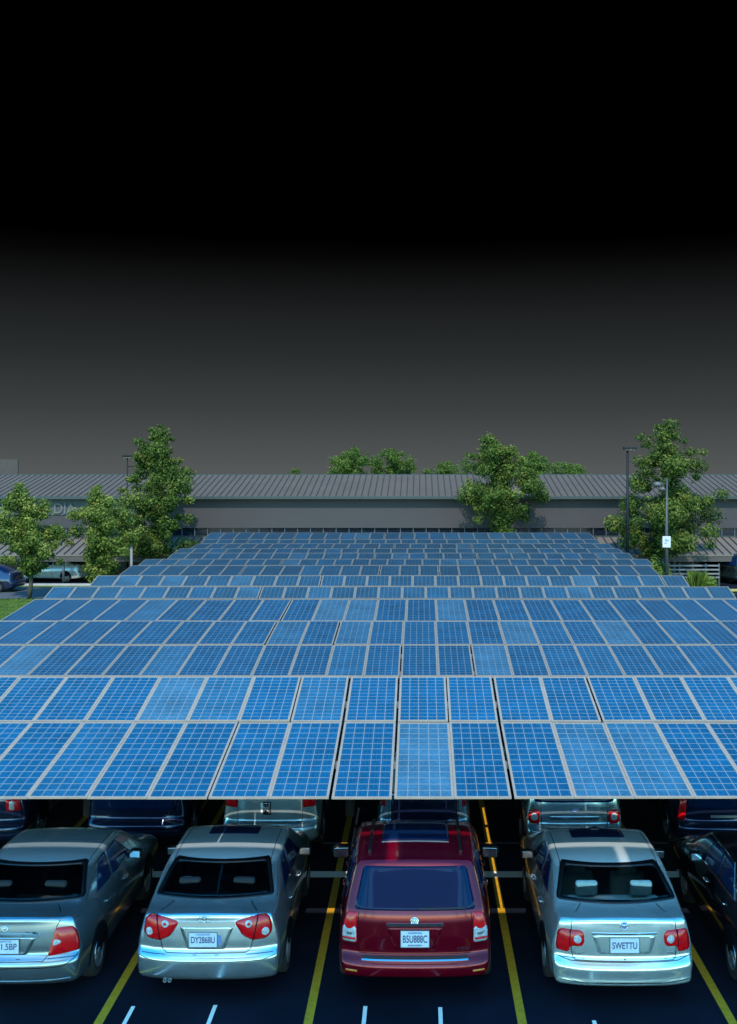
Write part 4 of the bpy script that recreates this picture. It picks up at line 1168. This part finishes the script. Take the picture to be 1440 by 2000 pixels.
M['bark'] = pbr('bark', (.045, .038, .028), rough=.9, var=.3, vscale=8, bump=.6, bscale=25)

def tree(label, px, d, outline, ground=0.0, trunk_px=None, n=5200, leaf=.13, mat='leaf_dark', seed=1, group=None, name='tree', squash=.8, loose=.16):
    """outline: list of (py, half width in px, centre px) from the foot of the crown to its tip"""
    rnd = np.random.default_rng(seed)
    tx = ((trunk_px if trunk_px else px) - 820) * d / F
    root = empty(name, (tx, d, ground), label, 'tree', group)
    zs = []; hw = []; cxs = []
    for (py, h, c) in outline:
        zs.append(CAM_H - (py - 917) * d / F - ground); hw.append(h * 1.22 * d / F); cxs.append((c - 820) * d / F - tx)
    zs = np.array(zs); hw = np.array(hw); cxs = np.array(cxs)
    H = zs[-1] - zs[0]
    ncl = int(80 * max(1, H / 5)); n = int(n * 2.2); leaf = leaf * .62
    cl = []
    wsum = np.cumsum((hw[1:] + hw[:-1]) * np.diff(zs)); wsum = wsum / wsum[-1]
    while len(cl) < ncl:
        u = rnd.random(); k = int(np.searchsorted(wsum, u)); k = min(k, len(zs) - 2)
        z = zs[k] + (zs[k + 1] - zs[k]) * rnd.random()
        h = np.interp(z, zs, hw); cx = np.interp(z, zs, cxs)
        a = rnd.uniform(0, 2 * np.pi); rr = h * math.sqrt(rnd.uniform(.05, 1)) * rnd.uniform(.72, 1.02)
        r = min(.20 + .19 * h * rnd.random(), max(.15, h * .8)) * rnd.uniform(.7, 1.15)
        rr = max(0, rr - r * .35)
        cl.append((cx + math.cos(a) * rr, math.sin(a) * rr * squash, z, r, rnd.random()))
    for z in np.arange(zs[0] + .15, zs[-1] - .05, .38):
        h = np.interp(z, zs, hw); cl.append((np.interp(z, zs, cxs) + rnd.normal(0, .06), rnd.normal(0, .06), z, min(.55, max(.20, h * .62)), rnd.random()))
    cl = np.array(cl)
    wgt = cl[:, 3] ** 2; wgt /= wgt.sum()
    idx = rnd.choice(len(cl), n, p=wgt)
    dirs = rnd.normal(size=(n, 3)); dirs /= np.linalg.norm(dirs, axis=1)[:, None]
    rad = cl[idx, 3] * rnd.random(n) ** .42 * (1 + rnd.exponential(loose, n) * .6)
    pos = cl[idx, :3] + dirs * rad[:, None] * np.array((1, 1, .78))
    nr = dirs * .8 + rnd.normal(size=(n, 3)) * .55 + np.array((0, 0, .45)); nr /= np.linalg.norm(nr, axis=1)[:, None]
    t = np.cross(nr, rnd.normal(size=(n, 3))); t /= np.linalg.norm(t, axis=1)[:, None]
    bt = np.cross(nr, t)
    sz = leaf * rnd.uniform(.6, 1.35, n)[:, None]
    v = np.stack([pos - t * sz, pos + bt * sz * .55 + nr * sz * .12, pos + t * sz, pos - bt * sz * .55 + nr * sz * .12], 1).reshape(-1, 3)
    f = np.arange(n * 4).reshape(-1, 4)
    me = bpy.data.meshes.new('crown'); me.from_pydata(v.tolist(), [], f.tolist()); me.materials.append(M[mat])
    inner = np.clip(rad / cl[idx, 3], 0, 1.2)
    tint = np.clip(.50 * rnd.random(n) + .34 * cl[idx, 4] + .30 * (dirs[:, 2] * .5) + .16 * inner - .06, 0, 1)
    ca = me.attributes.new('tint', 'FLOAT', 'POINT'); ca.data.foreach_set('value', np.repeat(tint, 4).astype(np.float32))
    me.update()
    link(bpy.data.objects.new('crown', me), root)
    mb = MB()
    top = zs[0] + H * .72; r0 = .055 + .012 * H
    trunk = [(0, 0, 0)]
    for k in range(1, 7):
        z = top * k / 6; cx = np.interp(z, zs, cxs) if z > zs[0] else cxs[0] * z / max(zs[0], .01)
        trunk.append((cx * .9 + rnd.normal(0, .04), rnd.normal(0, .04), z))
    mb.tube(trunk, [r0 * (1.15 - .16 * k) for k in range(7)], 8)
    for c in cl[rnd.choice(len(cl), min(16, len(cl)), replace=False)]:
        zb = max(zs[0] * .8, c[2] - rnd.uniform(.5, 1.4)); zb = min(zb, top * .98)
        k = min(5, int(zb / top * 6)); q = np.array(trunk[k]) + (np.array(trunk[k + 1]) - np.array(trunk[k])) * (zb / top * 6 - k)
        e = c[:3]; mid = (q + e) / 2 + np.array((0, 0, -.08))
        mb.tube([tuple(q), tuple(mid), tuple(e)], [r0 * .4, r0 * .26, r0 * .1], 5)
    mb.build('trunk', M['bark'], root, True)
    return root

TG = 'trees around the car park'
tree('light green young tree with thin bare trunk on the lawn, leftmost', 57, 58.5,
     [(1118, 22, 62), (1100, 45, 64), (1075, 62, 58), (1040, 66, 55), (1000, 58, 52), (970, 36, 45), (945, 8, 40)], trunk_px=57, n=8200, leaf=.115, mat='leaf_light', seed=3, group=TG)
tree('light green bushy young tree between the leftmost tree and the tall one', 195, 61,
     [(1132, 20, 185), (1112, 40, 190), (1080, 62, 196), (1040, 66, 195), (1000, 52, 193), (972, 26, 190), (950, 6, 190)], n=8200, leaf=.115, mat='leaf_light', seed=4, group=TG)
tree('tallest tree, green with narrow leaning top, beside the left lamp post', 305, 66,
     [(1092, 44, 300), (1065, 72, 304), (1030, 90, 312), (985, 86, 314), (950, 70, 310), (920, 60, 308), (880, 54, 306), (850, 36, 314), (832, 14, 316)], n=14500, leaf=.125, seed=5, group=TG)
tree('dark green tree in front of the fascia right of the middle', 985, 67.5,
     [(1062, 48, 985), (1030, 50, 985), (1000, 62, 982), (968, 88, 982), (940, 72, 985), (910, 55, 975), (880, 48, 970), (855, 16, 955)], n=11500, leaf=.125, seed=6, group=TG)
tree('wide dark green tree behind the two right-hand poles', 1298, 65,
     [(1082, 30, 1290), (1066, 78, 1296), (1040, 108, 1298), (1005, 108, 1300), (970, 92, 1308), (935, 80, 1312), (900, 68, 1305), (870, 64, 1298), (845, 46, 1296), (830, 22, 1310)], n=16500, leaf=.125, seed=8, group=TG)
FG = 'trees showing above the store roof'
for (lab, px, d, ol, n, sd_) in (
    ('broad green treetop over the roof ridge, left of the pair', 682, 102, [(960, 50, 682), (925, 58, 680), (900, 48, 690), (884, 28, 694), (874, 6, 696)], 5200, 11),
    ('rounded green treetop over the roof ridge, right of the pair', 772, 104, [(960, 40, 772), (925, 42, 772), (900, 38, 766), (886, 26, 764), (878, 6, 764)], 4200, 12),
    ('low pale green treetop over the roof ridge near the dark tree', 862, 108, [(960, 36, 862), (928, 40, 862), (910, 28, 866), (902, 8, 878)], 2600, 13),
    ('thin pale treetop right beside the dark tree crown', 908, 112, [(960, 18, 908), (925, 20, 908), (900, 14, 910), (882, 4, 912)], 700, 14),
    ('green treetop rising just right of the dark tree crown', 1048, 100, [(960, 42, 1048), (925, 44, 1046), (900, 34, 1042), (886, 10, 1038)], 3600, 15),
    ('long low treetop over the roof right of the dark tree', 1118, 108, [(960, 48, 1118), (925, 50, 1112), (912, 34, 1105), (904, 10, 1100)], 3000, 16),
    ('small treetop poking over the roof ridge, left of the pair', 578, 106, [(960, 14, 578), (925, 16, 578), (917, 6, 576)], 700, 17)):
    tree(lab, px, d, ol, n=n, leaf=.15, mat='leaf_far', seed=sd_, group=FG, name='distant_tree')

# ---- lamp posts and poles
M['pole_dark'] = pbr('dark_pole_paint', (.007, .008, .011), rough=.6, spec=.2, var=.2, vscale=3)
M['pole_grey'] = pbr('grey_pole_paint', (.03, .032, .04), rough=.5, var=.2, vscale=3)
def lamp_post(label, px, py_top, d, heads, w=.09, mat='pole_dark'):
    x, _, z = at(px, py_top, d)
    r = empty('street_lamp', (x, d, 0), label, 'lamp post', 'car park lamp posts')
    MB().tube([(0, 0, .35), (0, 0, z)], [w, w * .62], 12).build('pole', M[mat], r, True)
    MB().lathe([(.001, .6), (.26, .6), (.28, .5), (.28, 0)], 'z', (0, 0, 0), 18).build('concrete_base', M['kerb'], r, True)
    for (x0, x1, dz) in heads:
        h = MB().box(x0, x1, -.2, .2, z - .02 + dz, z + .15 + dz).build('lamp_head', M[mat], r, bevel=.03)
        MB().box(x0 + .05, x1 - .05, -.15, .15, z - .035 + dz, z - .022 + dz).build('lamp_lens', M['clear_lens'], h)
        if dz: MB().tube([(0, 0, z + dz + .06), ((x0 + x1) / 2, 0, z + dz + .06)], .03, 8).build('arm', M[mat], r)
    return r
lamp_post('thin lamp post with flat head standing beside the tallest tree', 249, 893, 68, [(-.27, .42, 0), (.58, .9, -.62)], .06)
lamp_post('dark lamp post with flat head left of the wide right-hand tree', 1226, 878, 63, [(-.22, .5, 0)], .10)
x, _, z = at(1303, 933, 60)
r_ = empty('sign_pole', (x, 60, 0), 'tapered pole carrying a small white sign, in front of the wide right-hand tree', 'sign pole')
MB().tube([(0, 0, 0), (-.03, 0, 2.8), (0, 0, z)], [.12, .09, .045], 12).build('pole', M['pole_grey'], r_, True)
sx0, _, sz0 = at(1293, 1069, 60); sx1, _, sz1 = at(1309, 1047, 60)
s_ = MB().box(sx0 - x, sx1 - x, -.17, -.14, sz0, sz1).build('sign_panel', pbr('white_sign', (.42, .43, .44), rough=.5, var=.06), r_, bevel=.012)
MB().box(sx0 - x + .12, sx1 - x - .10, -.176, -.172, sz0 + .33, sz0 + .40).box(sx0 - x + .10, sx1 - x - .22, -.176, -.172, sz0 + .2, sz0 + .26).box(sx0 - x + .14, sx1 - x - .2, -.176, -.172, sz0 + .42, sz0 + .47).build('sign_marks', M['plate_blue'], s_)
for (px, py, rr) in ((1284, 946, .20), (1294, 955, .15)):
    gx, _, gz = at(px, py, 60)
    bm = bmesh.new(); bmesh.ops.create_uvsphere(bm, u_segments=16, v_segments=10, radius=rr)
    for v in bm.verts: v.co.z *= .75
    me = bpy.data.meshes.new('lamp_globe'); bm.to_mesh(me); bm.free(); me.materials.append(M['letters'])
    me.polygons.foreach_set('use_smooth', [True] * len(me.polygons))
    g = bpy.data.objects.new('lamp_globe', me); g.location = (gx - x, 0, gz); link(g, r_)
MB().tube([(0, 0, at(0, 958, 60)[2]), (at(1284, 0, 60)[0] - x, 0, at(0, 950, 60)[2])], .025, 8).build('arm', M['pole_grey'], r_)
x, _, z = at(257, 1070, 57)
p_ = empty('marker_post', (x, 57, 0), 'short pale grey post at the left end of a solar panel row', 'post')
MB().tube([(0, 0, 0), (0, 0, z)], .07, 10).build('post_shaft', pbr('pale_post', (.13, .11, .10), rough=.6, var=.1), p_, True)
MB().lathe([(.075, z - .02), (.085, z), (.07, z + .05), (.001, z + .07)], 'z', (0, 0, 0), 12).build('post_cap', M['pole_grey'], p_, True)

# ---- white rail fence and plants at the right
x0 = at(1303, 0, 64.5)[0]; x1 = at(1406, 0, 64.5)[0]
f_ = empty('rail_fence', (x0, 64.6, 0), 'low fence of pale horizontal rails in front of the store porch', 'fence')
for py in (1105, 1113, 1121, 1128):
    z = at(0, py, 64.5)[2]
    MB().box(0, x1 - x0, -.03, .03, z - .045, z + .045).build('rail', pbr('pale_rail_paint', (.13, .13, .135), rough=.6, var=.1), f_)
for k in range(5):
    xx = (x1 - x0) * k / 4
    MB().box(xx - .045, xx + .045, .035, .12, 0, at(0, 1101, 64.5)[2]).build('fence_post', M['pole_grey'], f_)
M['leaf_bush'] = leaf_mat('bright_bush_leaves', (.03, .07, .012), (.09, .16, .025), (.20, .26, .05))
def bush(label, px, py0, py1, hw, d, n, seed, spiky=False, name='shrub'):
    rnd = np.random.default_rng(seed)
    x, _, z1 = at(px, py1, d); z1 = max(z1, .5); w_ = hw * d / F
    root = empty(name, (x, d, 0), label, 'plant', 'plants at the right end of the canopies')
    if spiky:
        a = rnd.uniform(0, 2 * np.pi, n); b0 = rnd.uniform(0, w_ * .55, n); lean = rnd.uniform(.1, .75, n) * w_; h = z1 * rnd.uniform(.55, 1.0, n)
        q = np.stack([np.cos(a), np.sin(a)], 1); s = np.stack([-q[:, 1], q[:, 0]], 1) * .03
        bp_ = q * b0[:, None]; mp = bp_ + q * lean[:, None] * .35; tp = bp_ + q * lean[:, None]
        v = np.stack([np.c_[bp_ - s, np.zeros(n)], np.c_[bp_ + s, np.zeros(n)], np.c_[mp + s, h * .62], np.c_[tp, h], np.c_[mp - s, h * .62]], 1).reshape(-1, 3)
        f = np.arange(n * 5).reshape(-1, 5); rep = 5
        tint = np.clip(rnd.random(n), 0, 1)
    else:
        dr = rnd.normal(size=(n, 3)); dr /= np.linalg.norm(dr, axis=1)[:, None]
        pos = dr * (rnd.random(n) ** .4)[:, None] * np.array((w_, w_ * .7, z1 * .5)) + np.array((0, 0, z1 * .5))
        pos += rnd.normal(0, .06, (n, 3)); pos[:, 2] = np.abs(pos[:, 2])
        t = np.cross(dr, rnd.normal(size=(n, 3))); t /= np.linalg.norm(t, axis=1)[:, None]; bt = np.cross(dr, t); sz = .09 * rnd.uniform(.6, 1.3, n)[:, None]
        v = np.stack([pos - t * sz, pos + bt * sz * .5, pos + t * sz, pos - bt * sz * .5], 1).reshape(-1, 3); f = np.arange(n * 4).reshape(-1, 4); rep = 4
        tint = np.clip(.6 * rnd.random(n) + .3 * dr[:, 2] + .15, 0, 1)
    me = bpy.data.meshes.new('foliage'); me.from_pydata(v.tolist(), [], f.tolist()); me.materials.append(M['leaf_bush'])
    ca = me.attributes.new('tint', 'FLOAT', 'POINT'); ca.data.foreach_set('value', np.repeat(tint, rep).astype(np.float32)); me.update()
    link(bpy.data.objects.new('foliage', me), root)
    mb = MB()
    for k in range(5):
        a = k * 1.3; mb.tube([(0.03 * math.cos(a), .03 * math.sin(a), 0), (w_ * .3 * math.cos(a), w_ * .3 * math.sin(a), z1 * .6)], [.02, .008], 5)
    mb.build('stem', M['bark'], root)
bush('tall clump of bright green ornamental grass by the pale fence', 1362, 1143, 1112, 20, 62.9, 420, 21, True, 'ornamental_grass')
bush('low green shrub beside the tall grass clump', 1388, 1146, 1127, 13, 62.6, 700, 22)
bush('green shrub at the foot of the sign pole', 1296, 1130, 1096, 16, 60.9, 1400, 23)
bush('small shrub at the canopy end left of the sign pole', 1279, 1105, 1082, 12, 61.2, 700, 24)

# ---- far cars
def far_car(label, px, py, d, rz, pm, boxy_=False):
    x, _, _ = at(px, py, d)
    if boxy_: P = boxy(W=.93, H=1.7, paint=PAINT[pm])
    else: P = sedan(paint=PAINT[pm])
    for wd in P['windows']:
        wd['opaque'] = True; wd['mat'] = M['privacy']
    P['cuts_rear'] = []
    return make_car(P, (x, d, 0), label, 'car', 'cars parked by the store', .5, R(rz))
def far_place(root_S, dx): pass
far_car('white car seen through the gap between the two young trees', 172, 1130, 67.6, 78, 'white')
far_car('dark blue car on the road behind the leftmost tree', 42, 1152, 62.2, 84, 'navy')
far_car('dark green SUV at the right edge before the store porch', 1419, 1135, 66.2, -68, 'pine', True)
